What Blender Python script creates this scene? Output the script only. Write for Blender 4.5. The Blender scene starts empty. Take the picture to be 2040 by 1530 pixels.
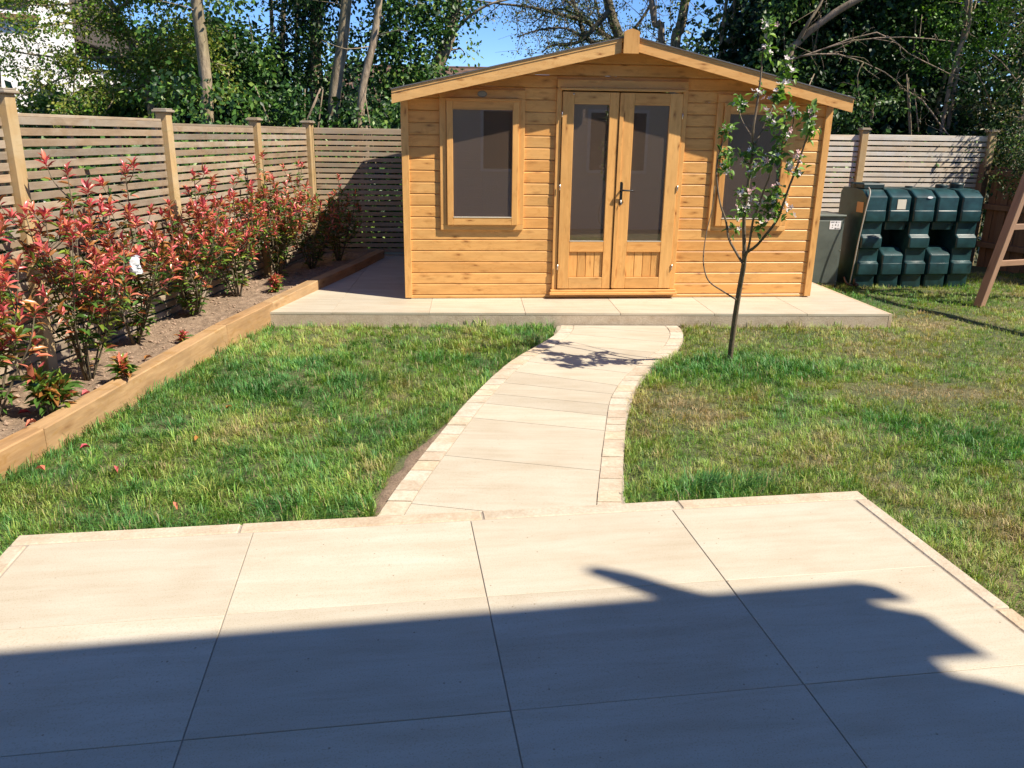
import bpy, bmesh, math, random
import numpy as np
from mathutils import Vector, Matrix
from math import sin, cos, pi, radians
random.seed(7)
RNG = np.random.default_rng(11)
SC = bpy.context.scene
COL = SC.collection

# ------------------------------------------------------------------ camera
cam_d = bpy.data.cameras.new('camera'); cam = bpy.data.objects.new('camera', cam_d); COL.objects.link(cam)
PITCH, ROLL = radians(17.25), radians(0.84)
fw = Vector((0, cos(PITCH), -sin(PITCH))); rt0 = Vector((1, 0, 0)); up0 = rt0.cross(fw)
rt = rt0*cos(ROLL) + up0*sin(ROLL); up = -rt0*sin(ROLL) + up0*cos(ROLL)
m = Matrix((( rt.x, up.x, -fw.x, 0), (rt.y, up.y, -fw.y, 0), (rt.z, up.z, -fw.z, 0), (0, 0, 0, 1)))
cam.matrix_world = Matrix.Translation((0, 0, 1.585)) @ m
cam_d.sensor_fit = 'HORIZONTAL'; cam_d.sensor_width = 36; cam_d.lens = 36*1592/2040
cam_d.clip_start = 0.05; cam_d.clip_end = 2000
SC.camera = cam

# ------------------------------------------------------------------ light
SUN_EL = radians(49.5)
SUN_H = Vector((0.916, -0.401, 0)).normalized()          # horizontal direction towards the sun
sun_dir = Vector((SUN_H.x*cos(SUN_EL), SUN_H.y*cos(SUN_EL), sin(SUN_EL)))
w = bpy.data.worlds.new('World'); SC.world = w; w.use_nodes = True
nt = w.node_tree; nt.nodes.clear()
wo = nt.nodes.new('ShaderNodeOutputWorld'); bg = nt.nodes.new('ShaderNodeBackground')
sk = nt.nodes.new('ShaderNodeTexSky'); sk.sky_type = 'NISHITA'; sk.sun_disc = False
sk.sun_elevation = SUN_EL; sk.sun_rotation = math.atan2(SUN_H.x, SUN_H.y)
sk.altitude = 3500; sk.air_density = 1.0; sk.dust_density = 0.05; sk.ozone_density = 4.0
hs = nt.nodes.new('ShaderNodeHueSaturation'); hs.inputs['Saturation'].default_value = 1.16; hs.inputs['Hue'].default_value = 0.506
nt.links.new(sk.outputs[0], hs.inputs['Color']); nt.links.new(hs.outputs[0], bg.inputs[0]); nt.links.new(bg.outputs[0], wo.inputs[0])
bg.inputs[1].default_value = 0.112
sun_d = bpy.data.lights.new('sun', 'SUN'); sun_d.energy = 5.0; sun_d.angle = radians(0.53); sun_d.color = (1, 0.91, 0.77)
sun = bpy.data.objects.new('sun', sun_d); COL.objects.link(sun)
sun.rotation_euler = (-sun_dir).to_track_quat('-Z', 'Y').to_euler(); sun.location = (6, -4, 12)
SC.view_settings.view_transform = 'Standard'; SC.view_settings.look = 'None'
SC.view_settings.exposure = 0.86; SC.view_settings.gamma = 1.0
SC.view_settings.use_curve_mapping = False

# ------------------------------------------------------------------ helpers
def setp(o, label=None, cat=None, group=None, kind=None):
    if label: o['label'] = label
    if cat: o['category'] = cat
    if group: o['group'] = group
    if kind: o['kind'] = kind
    return o

def empty(name, loc=(0, 0, 0), rz=0, label=None, cat=None, group=None):
    o = bpy.data.objects.new(name, None); COL.objects.link(o)
    o.location = loc; o.rotation_euler = (0, 0, rz); o.empty_display_size = 0.2
    return setp(o, label, cat, group)

def obj(name, me, mat=None, parent=None, loc=(0, 0, 0), rot=(0, 0, 0), kind=None, smooth=False):
    o = bpy.data.objects.new(name, me); COL.objects.link(o)
    if mat is not None and not me.materials: me.materials.append(mat)
    o.location = loc; o.rotation_euler = rot; o.parent = parent
    if kind: o['kind'] = kind
    if smooth: me.shade_smooth()
    return o

def mesh(name, vs, fs):
    me = bpy.data.meshes.new(name); me.from_pydata([tuple(v) for v in vs], [], fs); me.update(); return me

def npmesh(name, V, F, cols=None, smooth=False):
    """V (n,3); F (m,k) one polygon size"""
    me = bpy.data.meshes.new(name); V = np.ascontiguousarray(V, dtype=np.float32); F = np.ascontiguousarray(F, dtype=np.int32)
    me.vertices.add(len(V)); me.vertices.foreach_set('co', V.ravel())
    k = F.shape[1]; me.loops.add(F.size); me.loops.foreach_set('vertex_index', F.ravel())
    me.polygons.add(len(F)); me.polygons.foreach_set('loop_start', np.arange(len(F), dtype=np.int32)*k)
    me.polygons.foreach_set('loop_total', np.full(len(F), k, dtype=np.int32))
    if smooth: me.polygons.foreach_set('use_smooth', np.ones(len(F), dtype=bool))
    me.update(calc_edges=True)
    if cols is not None:
        a = me.color_attributes.new('Col', 'FLOAT_COLOR', 'POINT')
        c = np.ones((len(V), 4), dtype=np.float32); c[:, :3] = cols; a.data.foreach_set('color', c.ravel())
    return me

BOXF = [(0, 3, 2, 1), (4, 5, 6, 7), (0, 1, 5, 4), (1, 2, 6, 5), (2, 3, 7, 6), (3, 0, 4, 7)]
def chamfer_box(sx, sy, sz, c=0.003):
    """box centred on the origin with chamfered edges"""
    if c <= 0:
        x, y, z = sx/2, sy/2, sz/2
        return mesh('box', [(-x, -y, -z), (x, -y, -z), (x, y, -z), (-x, y, -z), (-x, -y, z), (x, -y, z), (x, y, z), (-x, y, z)], BOXF)
    bm = bmesh.new(); bmesh.ops.create_cube(bm, size=1)
    for v in bm.verts: v.co = Vector((v.co.x*sx, v.co.y*sy, v.co.z*sz))
    c = min(c, min(sx, sy, sz)*0.3)
    bmesh.ops.bevel(bm, geom=bm.edges[:], offset=c, segments=1, affect='EDGES', profile=0.5)
    me = bpy.data.meshes.new('box'); bm.to_mesh(me); bm.free(); return me

def box(name, x0, x1, y0, y1, z0, z1, mat, parent=None, c=0.003, rot=(0, 0, 0), kind=None):
    me = chamfer_box(abs(x1-x0), abs(y1-y0), abs(z1-z0), c)
    return obj(name, me, mat, parent, ((x0+x1)/2, (y0+y1)/2, (z0+z1)/2), rot, kind)

def prism(name, poly, axis, a0, a1, mat, parent=None, loc=(0, 0, 0), rz=0, kind=None):
    """extrude a 2-D polygon. axis 'x': poly in (y,z); 'y': poly in (x,z); 'z': poly in (x,y)"""
    n = len(poly)
    def P(u, v, a): return {'x': (a, u, v), 'y': (u, a, v), 'z': (u, v, a)}[axis]
    vs = [P(u, v, a0) for u, v in poly] + [P(u, v, a1) for u, v in poly]
    fs = [tuple(range(n))[::-1], tuple(range(n, 2*n))] + [(i, (i+1) % n, n+(i+1) % n, n+i) for i in range(n)]
    c = Vector((0, 0, 0))
    for v in vs: c += Vector(v)
    c /= len(vs)
    vs = [Vector(v)-c for v in vs]
    me = mesh(name, vs, fs)
    bm = bmesh.new(); bm.from_mesh(me); bmesh.ops.recalc_face_normals(bm, faces=bm.faces); bm.to_mesh(me); bm.free()
    R = Matrix.Rotation(rz, 3, 'Z')
    return obj(name, me, mat, parent, tuple(Vector(loc) + R @ c), (0, 0, rz), kind)

def tube_arrays(pts, rads, seg=8, wob=0.0):
    pts = np.array(pts, float); n = len(pts); rads = np.broadcast_to(np.asarray(rads, float), (n,)) if np.ndim(rads) == 0 else np.array(rads, float)
    V = []; F = []
    t = np.gradient(pts, axis=0); t /= (np.linalg.norm(t, axis=1)[:, None] + 1e-9)
    ref = np.array([0, 0, 1.0]) if abs(t[0][2]) < 0.8 else np.array([1.0, 0, 0])
    a = np.cross(t[0], ref); a /= np.linalg.norm(a)
    for i in range(n):
        a = a - t[i]*np.dot(a, t[i]); a /= (np.linalg.norm(a)+1e-9); b = np.cross(t[i], a)
        for k in range(seg):
            th = 2*pi*k/seg; r = rads[i]*(1 + (RNG.uniform(-wob, wob) if wob else 0))
            V.append(pts[i] + r*(cos(th)*a + sin(th)*b))
    for i in range(n-1):
        for k in range(seg):
            F.append((i*seg+k, i*seg+(k+1) % seg, (i+1)*seg+(k+1) % seg, (i+1)*seg+k))
    return np.array(V), F

def smooth_path(pts, k=4):
    """Catmull-Rom resample"""
    P = [np.array(p, float) for p in pts]; P = [2*P[0]-P[1]] + P + [2*P[-1]-P[-2]]
    out = []
    for i in range(1, len(P)-2):
        for j in range(k):
            t = j/k; p0, p1, p2, p3 = P[i-1:i+3]
            out.append(0.5*((2*p1) + (-p0+p2)*t + (2*p0-5*p1+4*p2-p3)*t*t + (-p0+3*p1-3*p2+p3)*t**3))
    out.append(P[-2]); return np.array(out)

class Tubes:
    def __init__(s): s.V = []; s.F = []; s.n = 0
    def add(s, pts, r0, r1=None, seg=7, k=4, wob=0.0):
        p = smooth_path(pts, k) if k > 1 else np.array(pts, float)
        r1 = r0 if r1 is None else r1
        r = np.linspace(r0, r1, len(p))
        V, F = tube_arrays(p, r, seg, wob); s.V.append(V); s.F += [tuple(i+s.n for i in f) for f in F]
        # cap ends
        s.F.append(tuple(s.n+i for i in range(seg))[::-1]); e = s.n+len(V)-seg; s.F.append(tuple(e+i for i in range(seg)))
        s.n += len(V); return p
    def mesh(s, name):
        me = mesh(name, np.vstack(s.V), s.F); me.shade_smooth(); return me

# ---------- value noise in numpy
_g = RNG.random((256, 256))
def vnoise(x, y, sc=1.0, seed=0):
    x = np.asarray(x)*sc + seed*17.3; y = np.asarray(y)*sc + seed*9.1
    xi = np.floor(x).astype(int); yi = np.floor(y).astype(int); fx = x-xi; fy = y-yi
    fx = fx*fx*(3-2*fx); fy = fy*fy*(3-2*fy)
    g = lambda a, b: _g[a % 256, b % 256]
    return (g(xi, yi)*(1-fx)+g(xi+1, yi)*fx)*(1-fy) + (g(xi, yi+1)*(1-fx)+g(xi+1, yi+1)*fx)*fy
def fbm(x, y, sc=1.0, seed=0, o=4):
    s = 0; a = 0.5; t = 0
    for i in range(o): s = s + a*vnoise(x, y, sc*2**i, seed+i*3); t += a; a *= 0.5
    return s/t

# ------------------------------------------------------------------ materials
def newmat(name):
    m = bpy.data.materials.new(name); m.use_nodes = True; nt = m.node_tree
    b = nt.nodes['Principled BSDF']; return m, nt, b
def N(nt, t, **k):
    n = nt.nodes.new(t)
    for a, v in k.items(): setattr(n, a, v)
    return n
def mapping(nt, scale, coord='Object', rnd=True):
    tc = N(nt, 'ShaderNodeTexCoord'); mp = N(nt, 'ShaderNodeMapping'); mp.inputs['Scale'].default_value = scale
    if rnd:
        oi = N(nt, 'ShaderNodeObjectInfo'); mu = N(nt, 'ShaderNodeMath', operation='MULTIPLY'); mu.inputs[1].default_value = 37.0
        ad = N(nt, 'ShaderNodeVectorMath', operation='ADD')
        nt.links.new(oi.outputs['Random'], mu.inputs[0]); nt.links.new(tc.outputs[coord], ad.inputs[0]); nt.links.new(mu.outputs[0], ad.inputs[1])
        nt.links.new(ad.outputs[0], mp.inputs['Vector'])
    else: nt.links.new(tc.outputs[coord], mp.inputs['Vector'])
    return mp
def noise(nt, vec, scale=1, detail=6, rough=0.6, dist=0.0):
    n = N(nt, 'ShaderNodeTexNoise'); n.inputs['Scale'].default_value = scale; n.inputs['Detail'].default_value = detail
    n.inputs['Roughness'].default_value = rough; n.inputs['Distortion'].default_value = dist
    if vec is not None: nt.links.new(vec.outputs[0], n.inputs['Vector'])
    return n
def ramp(nt, fac, stops):
    r = N(nt, 'ShaderNodeValToRGB'); el = r.color_ramp.elements
    while len(el) < len(stops): el.new(0.5)
    for e, (p, c) in zip(el, stops): e.position = p; e.color = (*c, 1) if len(c) == 3 else c
    nt.links.new(fac, r.inputs[0]); return r
def mixc(nt, fac, a, b, mode='MIX'):
    n = N(nt, 'ShaderNodeMix', data_type='RGBA', blend_type=mode)
    for inp, v in ((n.inputs[0], fac), (n.inputs[6], a), (n.inputs[7], b)):
        if hasattr(v, 'links'): nt.links.new(v, inp)
        elif isinstance(v, (int, float)): inp.default_value = v
        else: inp.default_value = (*v, 1)
    return n
def bump(nt, b, h, strength=0.3, dist=0.002):
    n = N(nt, 'ShaderNodeBump'); n.inputs['Strength'].default_value = strength; n.inputs['Distance'].default_value = dist
    nt.links.new(h, n.inputs['Height']); nt.links.new(n.outputs[0], b.inputs['Normal']); return n
def g(v): return (v, v, v)

def wood(name, c1, c2, knot, axis='x', rough=0.55, knots=0.5, grain=1.0, blot=None, var=0.12, grey=None, stain=None, stsc=(1.7, 1.7, 4), kden=1.15):
    """grain runs along axis; knots are small dark elongated spots"""
    m, nt, b = newmat(name)
    st = {'x': (0.9, 14, 14), 'y': (14, 0.9, 14), 'z': (14, 14, 0.9)}[axis]
    mp = mapping(nt, st); n1 = noise(nt, mp, 3.0*grain, 8, 0.65, 0.6)
    r1 = ramp(nt, n1.outputs[0], [(0.28, c2), (0.72, c1)])
    ks = {'x': (2.6, 8.5, 8.5), 'y': (8.5, 2.6, 8.5), 'z': (8.5, 8.5, 2.6)}[axis]
    mk = mapping(nt, tuple(k*kden for k in ks)); vo = N(nt, 'ShaderNodeTexVoronoi'); vo.inputs['Scale'].default_value = 1.0
    dn = noise(nt, mk, 1.6, 3, 0.6)
    addv = N(nt, 'ShaderNodeVectorMath', operation='MULTIPLY_ADD'); addv.inputs[1].default_value = (0.5, 0.5, 0.5)
    nt.links.new(dn.outputs['Color'], addv.inputs[0]); nt.links.new(mk.outputs[0], addv.inputs[2]); nt.links.new(addv.outputs[0], vo.inputs['Vector'])
    kr = ramp(nt, vo.outputs['Distance'], [(0.06, g(1)), (0.13, g(0.45)), (0.30, g(0))])
    # only some cells carry a knot
    sel = N(nt, 'ShaderNodeSeparateColor'); nt.links.new(vo.outputs['Color'], sel.inputs[0])
    gt = N(nt, 'ShaderNodeMath', operation='LESS_THAN'); gt.inputs[1].default_value = knots; nt.links.new(sel.outputs[0], gt.inputs[0])
    km = N(nt, 'ShaderNodeMath', operation='MULTIPLY'); nt.links.new(kr.outputs[0], km.inputs[0]); nt.links.new(gt.outputs[0], km.inputs[1])
    km2 = N(nt, 'ShaderNodeMath', operation='MULTIPLY'); km2.inputs[1].default_value = 0.92; nt.links.new(km.outputs[0], km2.inputs[0])
    col = mixc(nt, km2.outputs[0], r1.outputs[0], knot)
    out = col.outputs[2]
    # broad blotches
    mb = mapping(nt, {'x': (1.2, 5, 5), 'y': (5, 1.2, 5), 'z': (5, 5, 1.2)}[axis]); nb = noise(nt, mb, 2.2, 4, 0.6)
    rb = ramp(nt, nb.outputs[0], [(0.35, g(1.0-(blot or 0.16))), (0.65, g(1.0))])
    out = mixc(nt, 1.0, out, rb.outputs[0], 'MULTIPLY').outputs[2]
    if grey:
        mg = mapping(nt, (3, 3, 3)); ng = noise(nt, mg, 1.3, 5, 0.6); rg = ramp(nt, ng.outputs[0], [(0.38, g(0)), (0.66, g(0.85))])
        out = mixc(nt, rg.outputs[0], out, grey).outputs[2]
    if stain:
        ms = mapping(nt, stsc); ns = noise(nt, ms, 2.5, 6, 0.7, 0.8); rs = ramp(nt, ns.outputs[0], [(0.52, g(0)), (0.66, g(0.7))])
        out = mixc(nt, rs.outputs[0], out, stain).outputs[2]
    oi = N(nt, 'ShaderNodeObjectInfo'); rr = ramp(nt, oi.outputs['Random'], [(0, g(1-var)), (1, g(1+var))])
    mr = N(nt, 'ShaderNodeMapRange'); mr.inputs['To Min'].default_value = 1-var; mr.inputs['To Max'].default_value = 1+var*0.6
    nt.links.new(oi.outputs['Random'], mr.inputs['Value'])
    nt.nodes.remove(rr)
    vm = N(nt, 'ShaderNodeVectorMath', operation='SCALE'); nt.links.new(out, vm.inputs[0]); nt.links.new(mr.outputs[0], vm.inputs['Scale'])
    wn = N(nt, 'ShaderNodeTexWhiteNoise', noise_dimensions='1D'); nt.links.new(oi.outputs['Random'], wn.inputs['W'])
    tn_ = ramp(nt, wn.outputs['Value'], [(0, (1.0, 0.93, 0.86)), (0.5, (1, 1, 1)), (1, (0.96, 1.0, 1.06))]); mt_ = mixc(nt, 1.0, vm.outputs[0], tn_.outputs[0], 'MULTIPLY')
    nt.links.new(mt_.outputs[2], b.inputs['Base Color'])
    b.inputs['Roughness'].default_value = rough
    bump(nt, b, n1.outputs[0], 0.25, 0.002)
    return m

HC1, HC2, HK = (0.78, 0.425, 0.140), (0.67, 0.335, 0.098), (0.26, 0.09, 0.018)
HST = dict(stain=(0.54, 0.255, 0.07), kden=1.7)
MH_X = wood('honey_timber_horizontal', HC1, HC2, HK, 'x', 0.42, 0.85, stsc=(3.5, 3.5, 9), **HST)
MH_Z = wood('honey_timber_vertical', HC1, HC2, HK, 'z', 0.42, 0.6, stsc=(8, 8, 2.5), **HST)
MH_F = wood('honey_timber_fascia', (0.79, 0.46, 0.175), (0.69, 0.375, 0.125), HK, 'x', 0.42, 0.7, stsc=(3, 3, 7), **HST)
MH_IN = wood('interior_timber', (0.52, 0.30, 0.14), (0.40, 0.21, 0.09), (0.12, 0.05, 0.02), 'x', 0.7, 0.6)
M_SLAT = wood('weathered_slat_timber', (0.42, 0.315, 0.205), (0.28, 0.20, 0.125), (0.13, 0.08, 0.04), 'x', 0.8, 0.35, grey=(0.33, 0.275, 0.21), var=0.32, blot=0.35, stain=(0.24, 0.17, 0.10))
M_SLAT_NEW = wood('pale_slat_timber', (0.78, 0.68, 0.53), (0.64, 0.53, 0.40), (0.28, 0.18, 0.10), 'x', 0.8, 0.35, grey=(0.66, 0.62, 0.56), var=0.12, blot=0.2)
M_SLAT_Y = wood('weathered_slat_timber_back', (0.50, 0.37, 0.23), (0.38, 0.27, 0.155), (0.15, 0.09, 0.05), 'x', 0.8, 0.35, grey=(0.34, 0.29, 0.22), var=0.2, blot=0.25)
M_POST = wood('treated_post_timber', (0.52, 0.36, 0.17), (0.42, 0.27, 0.115), (0.22, 0.11, 0.04), 'z', 0.75, 0.3, grey=(0.45, 0.35, 0.2), stain=(0.34, 0.24, 0.10))
M_CAP = wood('post_cap_timber', (0.36, 0.28, 0.18), (0.25, 0.19, 0.12), (0.15, 0.1, 0.06), 'x', 0.85, 0.1, grey=(0.30, 0.27, 0.22))
M_SLEEP = wood('sleeper_timber', (0.50, 0.325, 0.16), (0.37, 0.22, 0.10), (0.20, 0.095, 0.03), 'x', 0.75, 0.5, stain=(0.31, 0.175, 0.055), blot=0.3, stsc=(2.5, 2.5, 6))
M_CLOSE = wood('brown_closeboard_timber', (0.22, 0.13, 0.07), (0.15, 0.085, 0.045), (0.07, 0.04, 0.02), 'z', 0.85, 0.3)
M_SWING = wood('swing_frame_timber', (0.38, 0.225, 0.135), (0.28, 0.155, 0.09), (0.12, 0.06, 0.03), 'z', 0.7, 0.2)

def plain(name, col, rough=0.5, metal=0.0, nsc=8, namt=0.12, bmp=0.1, spec=None, coat=0):
    m, nt, b = newmat(name); mp = mapping(nt, (1, 1, 1)); n = noise(nt, mp, nsc, 5, 0.6)
    r = ramp(nt, n.outputs[0], [(0.3, tuple(c*(1-namt) for c in col)), (0.7, tuple(min(1, c*(1+namt)) for c in col))])
    nt.links.new(r.outputs[0], b.inputs['Base Color']); b.inputs['Roughness'].default_value = rough; b.inputs['Metallic'].default_value = metal
    if bmp: bump(nt, b, n.outputs[0], bmp, 0.003)
    if coat: b.inputs['Coat Weight'].default_value = coat
    return m

def paving(name, warm=1.0):
    m, nt, b = newmat(name)
    mp = mapping(nt, (1.1, 9, 9)); n1 = noise(nt, mp, 1.7, 7, 0.62, 0.5)
    r1 = ramp(nt, n1.outputs[0], [(0.25, (0.45, 0.390, 0.290)), (0.5, (0.50, 0.448, 0.348)), (0.75, (0.54, 0.497, 0.40))])
    mp2 = mapping(nt, (2.2, 3.5, 3)); n2 = noise(nt, mp2, 1.3, 4, 0.55); r2 = ramp(nt, n2.outputs[0], [(0.32, (0.92, 0.885, 0.85)), (0.5, (0.98, 0.965, 0.95)), (0.68, (1.02, 1.02, 1.02))])
    c = mixc(nt, 1.0, r1.outputs[0], r2.outputs[0], 'MULTIPLY')
    mp3 = mapping(nt, (1, 1, 1)); n3 = noise(nt, mp3, 190, 2, 0.5); r3 = ramp(nt, n3.outputs[0], [(0.30, (0.80, 0.74, 0.66)), (0.46, (1, 1, 1))])
    c = mixc(nt, 0.8, c.outputs[2], r3.outputs[0], 'MULTIPLY')
    # odd grit specks
    vo = N(nt, 'ShaderNodeTexVoronoi'); vo.inputs['Scale'].default_value = 16; nt.links.new(mp3.outputs[0], vo.inputs['Vector'])
    rv = ramp(nt, vo.outputs['Distance'], [(0.035, (0.45, 0.36, 0.28)), (0.07, (1, 1, 1))])
    c = mixc(nt, 0.85, c.outputs[2], rv.outputs[0], 'MULTIPLY')
    oi = N(nt, 'ShaderNodeObjectInfo'); mr = N(nt, 'ShaderNodeMapRange'); mr.inputs['To Min'].default_value = 0.91; mr.inputs['To Max'].default_value = 1.06
    nt.links.new(oi.outputs['Random'], mr.inputs['Value'])
    vm = N(nt, 'ShaderNodeVectorMath', operation='SCALE'); nt.links.new(c.outputs[2], vm.inputs[0]); nt.links.new(mr.outputs[0], vm.inputs['Scale'])
    nt.links.new(vm.outputs[0], b.inputs['Base Color'])
    rr = ramp(nt, n1.outputs[0], [(0.3, g(0.62)), (0.7, g(0.5))]); nt.links.new(rr.outputs[0], b.inputs['Roughness'])
    bump(nt, b, n3.outputs[0], 0.12, 0.0015)
    return m
M_PAVE = paving('cream_porcelain_paving')

def sandstone(name, c1, c2, sc=60):
    m, nt, b = newmat(name); mp = mapping(nt, (1, 1, 1)); n = noise(nt, mp, sc, 4, 0.7); n2 = noise(nt, mp, 9, 4, 0.6)
    r = ramp(nt, n.outputs[0], [(0.3, c2), (0.65, c1)]); r2 = ramp(nt, n2.outputs[0], [(0.35, (0.84, 0.80, 0.76)), (0.6, (1, 1, 1))])
    c = mixc(nt, 1.0, r.outputs[0], r2.outputs[0], 'MULTIPLY')
    oi = N(nt, 'ShaderNodeObjectInfo'); r3 = ramp(nt, oi.outputs['Random'], [(0, (0.88, 0.80, 0.72)), (0.3, (1.0, 0.96, 0.9)), (0.6, (0.95, 0.95, 0.93)), (0.8, (1, 0.9, 0.76)), (1, (1, 0.98, 0.94))])
    c = mixc(nt, 1.0, c.outputs[2], r3.outputs[0], 'MULTIPLY')
    nt.links.new(c.outputs[2], b.inputs['Base Color']); b.inputs['Roughness'].default_value = 0.8
    bump(nt, b, n.outputs[0], 0.5, 0.006); return m
M_SETT = sandstone('sandstone_sett', (0.60, 0.545, 0.45), (0.47, 0.405, 0.315), 45)
M_EDGE = sandstone('sandstone_edging', (0.56, 0.49, 0.385), (0.46, 0.375, 0.28), 70)
M_GROUT = plain('pale_grout', (0.36, 0.30, 0.23), 0.9, nsc=40)
M_GROUT_D = plain('grey_grout', (0.33, 0.28, 0.22), 0.9, nsc=40)
M_RISER = sandstone('roughcast_riser', (0.56, 0.47, 0.36), (0.38, 0.31, 0.235), 95)

def soil_mat():
    m, nt, b = newmat('dry_soil'); mp = mapping(nt, (1, 1, 1), rnd=False); n = noise(nt, mp, 14, 8, 0.7); n2 = noise(nt, mp, 70, 4, 0.7)
    r = ramp(nt, n.outputs[0], [(0.3, (0.155, 0.105, 0.068)), (0.55, (0.275, 0.195, 0.13)), (0.75, (0.36, 0.265, 0.18))])
    r2 = ramp(nt, n2.outputs[0], [(0.3, (0.6, 0.57, 0.54)), (0.6, (1, 1, 1))])
    c = mixc(nt, 1.0, r.outputs[0], r2.outputs[0], 'MULTIPLY'); nt.links.new(c.outputs[2], b.inputs['Base Color'])
    b.inputs['Roughness'].default_value = 0.95; bump(nt, b, n2.outputs[0], 0.8, 0.012); return m
M_SOIL = soil_mat()
M_CLOD = plain('soil_clod', (0.30, 0.21, 0.145), 0.95, nsc=60, namt=0.3, bmp=0.4)

def lawn_mat():
    m, nt, b = newmat('thatch_under_grass'); mp = mapping(nt, (1, 1, 1), rnd=False); n = noise(nt, mp, 1.6, 5, 0.6); n2 = noise(nt, mp, 70, 5, 0.75)
    r = ramp(nt, n.outputs[0], [(0.35, (0.06, 0.085, 0.028)), (0.5, (0.10, 0.11, 0.045)), (0.7, (0.20, 0.16, 0.085))])
    r2 = ramp(nt, n2.outputs[0], [(0.35, (0.35, 0.35, 0.35)), (0.6, (1.2, 1.2, 1.1))])
    c = mixc(nt, 1.0, r.outputs[0], r2.outputs[0], 'MULTIPLY'); nt.links.new(c.outputs[2], b.inputs['Base Color'])
    b.inputs['Roughness'].default_value = 0.95; bump(nt, b, n2.outputs[0], 0.9, 0.01); return m
M_LAWN = lawn_mat()

def leafmat(name, rough=0.35, trans=0.25, spec=0.5, coltrans=(1.0, 1.15, 0.5)):
    """colour comes from the leaf's own colour attribute"""
    m, nt, b = newmat(name)
    at = N(nt, 'ShaderNodeAttribute'); at.attribute_name = 'Col'
    nt.links.new(at.outputs['Color'], b.inputs['Base Color']); b.inputs['Roughness'].default_value = rough
    b.inputs['Specular IOR Level'].default_value = spec
    tr = N(nt, 'ShaderNodeBsdfTranslucent'); mc = mixc(nt, 1.0, at.outputs['Color'], coltrans, 'MULTIPLY'); nt.links.new(mc.outputs[2], tr.inputs[0])
    mx = N(nt, 'ShaderNodeMixShader'); mx.inputs[0].default_value = trans
    nt.links.new(b.outputs[0], mx.inputs[1]); nt.links.new(tr.outputs[0], mx.inputs[2])
    nt.links.new(mx.outputs[0], nt.nodes['Material Output'].inputs[0]); return m
M_GRASS = leafmat('grass_blade', 0.5, 0.3, 0.35, (1.1, 1.2, 0.5))
M_IVY = leafmat('glossy_evergreen_leaf', 0.44, 0.2, 0.35)
M_SPRING = leafmat('spring_leaf', 0.45, 0.35, 0.4)
def flatleaf(name, col, rough=0.28, trans=0.18):
    m, nt, b = newmat(name); mp = mapping(nt, (1, 1, 1)); n = noise(nt, mp, 25, 3, 0.6)
    r = ramp(nt, n.outputs[0], [(0.3, tuple(c*0.75 for c in col)), (0.7, tuple(min(1, c*1.2) for c in col))])
    nt.links.new(r.outputs[0], b.inputs['Base Color']); b.inputs['Roughness'].default_value = rough
    tr = N(nt, 'ShaderNodeBsdfTranslucent'); nt.links.new(r.outputs[0], tr.inputs[0])
    mx = N(nt, 'ShaderNodeMixShader'); mx.inputs[0].default_value = trans
    nt.links.new(b.outputs[0], mx.inputs[1]); nt.links.new(tr.outputs[0], mx.inputs[2]); nt.links.new(mx.outputs[0], nt.nodes['Material Output'].inputs[0])
    return m
def bark(name, c1, c2, sc=14):
    m, nt, b = newmat(name); mp = mapping(nt, (1, 1, 0.25)); n = noise(nt, mp, sc, 7, 0.7, 0.4); n2 = noise(nt, mp, 3, 3, 0.5)
    r = ramp(nt, n.outputs[0], [(0.3, c2), (0.65, c1)]); r2 = ramp(nt, n2.outputs[0], [(0.35, (0.7, 0.75, 0.6)), (0.6, (1, 1, 1))])
    c = mixc(nt, 1.0, r.outputs[0], r2.outputs[0], 'MULTIPLY'); nt.links.new(c.outputs[2], b.inputs['Base Color'])
    b.inputs['Roughness'].default_value = 0.9; bump(nt, b, n.outputs[0], 0.7, 0.02); return m
M_BARK_PALE = bark('pale_bark', (0.46, 0.35, 0.24), (0.12, 0.085, 0.055), 22)
M_BARK_DARK = bark('dark_bark', (0.19, 0.15, 0.10), (0.07, 0.055, 0.035))
M_BARK_TWIG = bark('twig_bark', (0.36, 0.27, 0.19), (0.18, 0.13, 0.09), 30)
M_BARK_APPLE = bark('apple_bark', (0.20, 0.15, 0.10), (0.09, 0.06, 0.04), 40)

def glass_mat():
    m, nt, b = newmat('tinted_window_glass'); nt.nodes.remove(b)
    tr = N(nt, 'ShaderNodeBsdfTransparent'); tr.inputs[0].default_value = (0.62, 0.55, 0.48, 1)
    gl = N(nt, 'ShaderNodeBsdfGlossy'); gl.inputs['Roughness'].default_value = 0.015; gl.inputs[0].default_value = (0.95, 0.88, 0.80, 1)
    df = N(nt, 'ShaderNodeBsdfDiffuse'); df.inputs[0].default_value = (0.30, 0.215, 0.16, 1)  # brown diffuse share stands in for the milky reflected veil on the panes
    fr = N(nt, 'ShaderNodeFresnel'); fr.inputs[0].default_value = 1.5
    ml = N(nt, 'ShaderNodeMath', operation='MULTIPLY_ADD'); ml.inputs[1].default_value = 2.6; ml.inputs[2].default_value = 0.05; nt.links.new(fr.outputs[0], ml.inputs[0])
    m0 = N(nt, 'ShaderNodeMixShader'); m0.inputs[0].default_value = 0.24; nt.links.new(tr.outputs[0], m0.inputs[1]); nt.links.new(df.outputs[0], m0.inputs[2])
    mx = N(nt, 'ShaderNodeMixShader'); nt.links.new(ml.outputs[0], mx.inputs[0]); nt.links.new(m0.outputs[0], mx.inputs[1]); nt.links.new(gl.outputs[0], mx.inputs[2])
    nt.links.new(mx.outputs[0], nt.nodes['Material Output'].inputs[0]); return m
M_GLASS = glass_mat()
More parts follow.
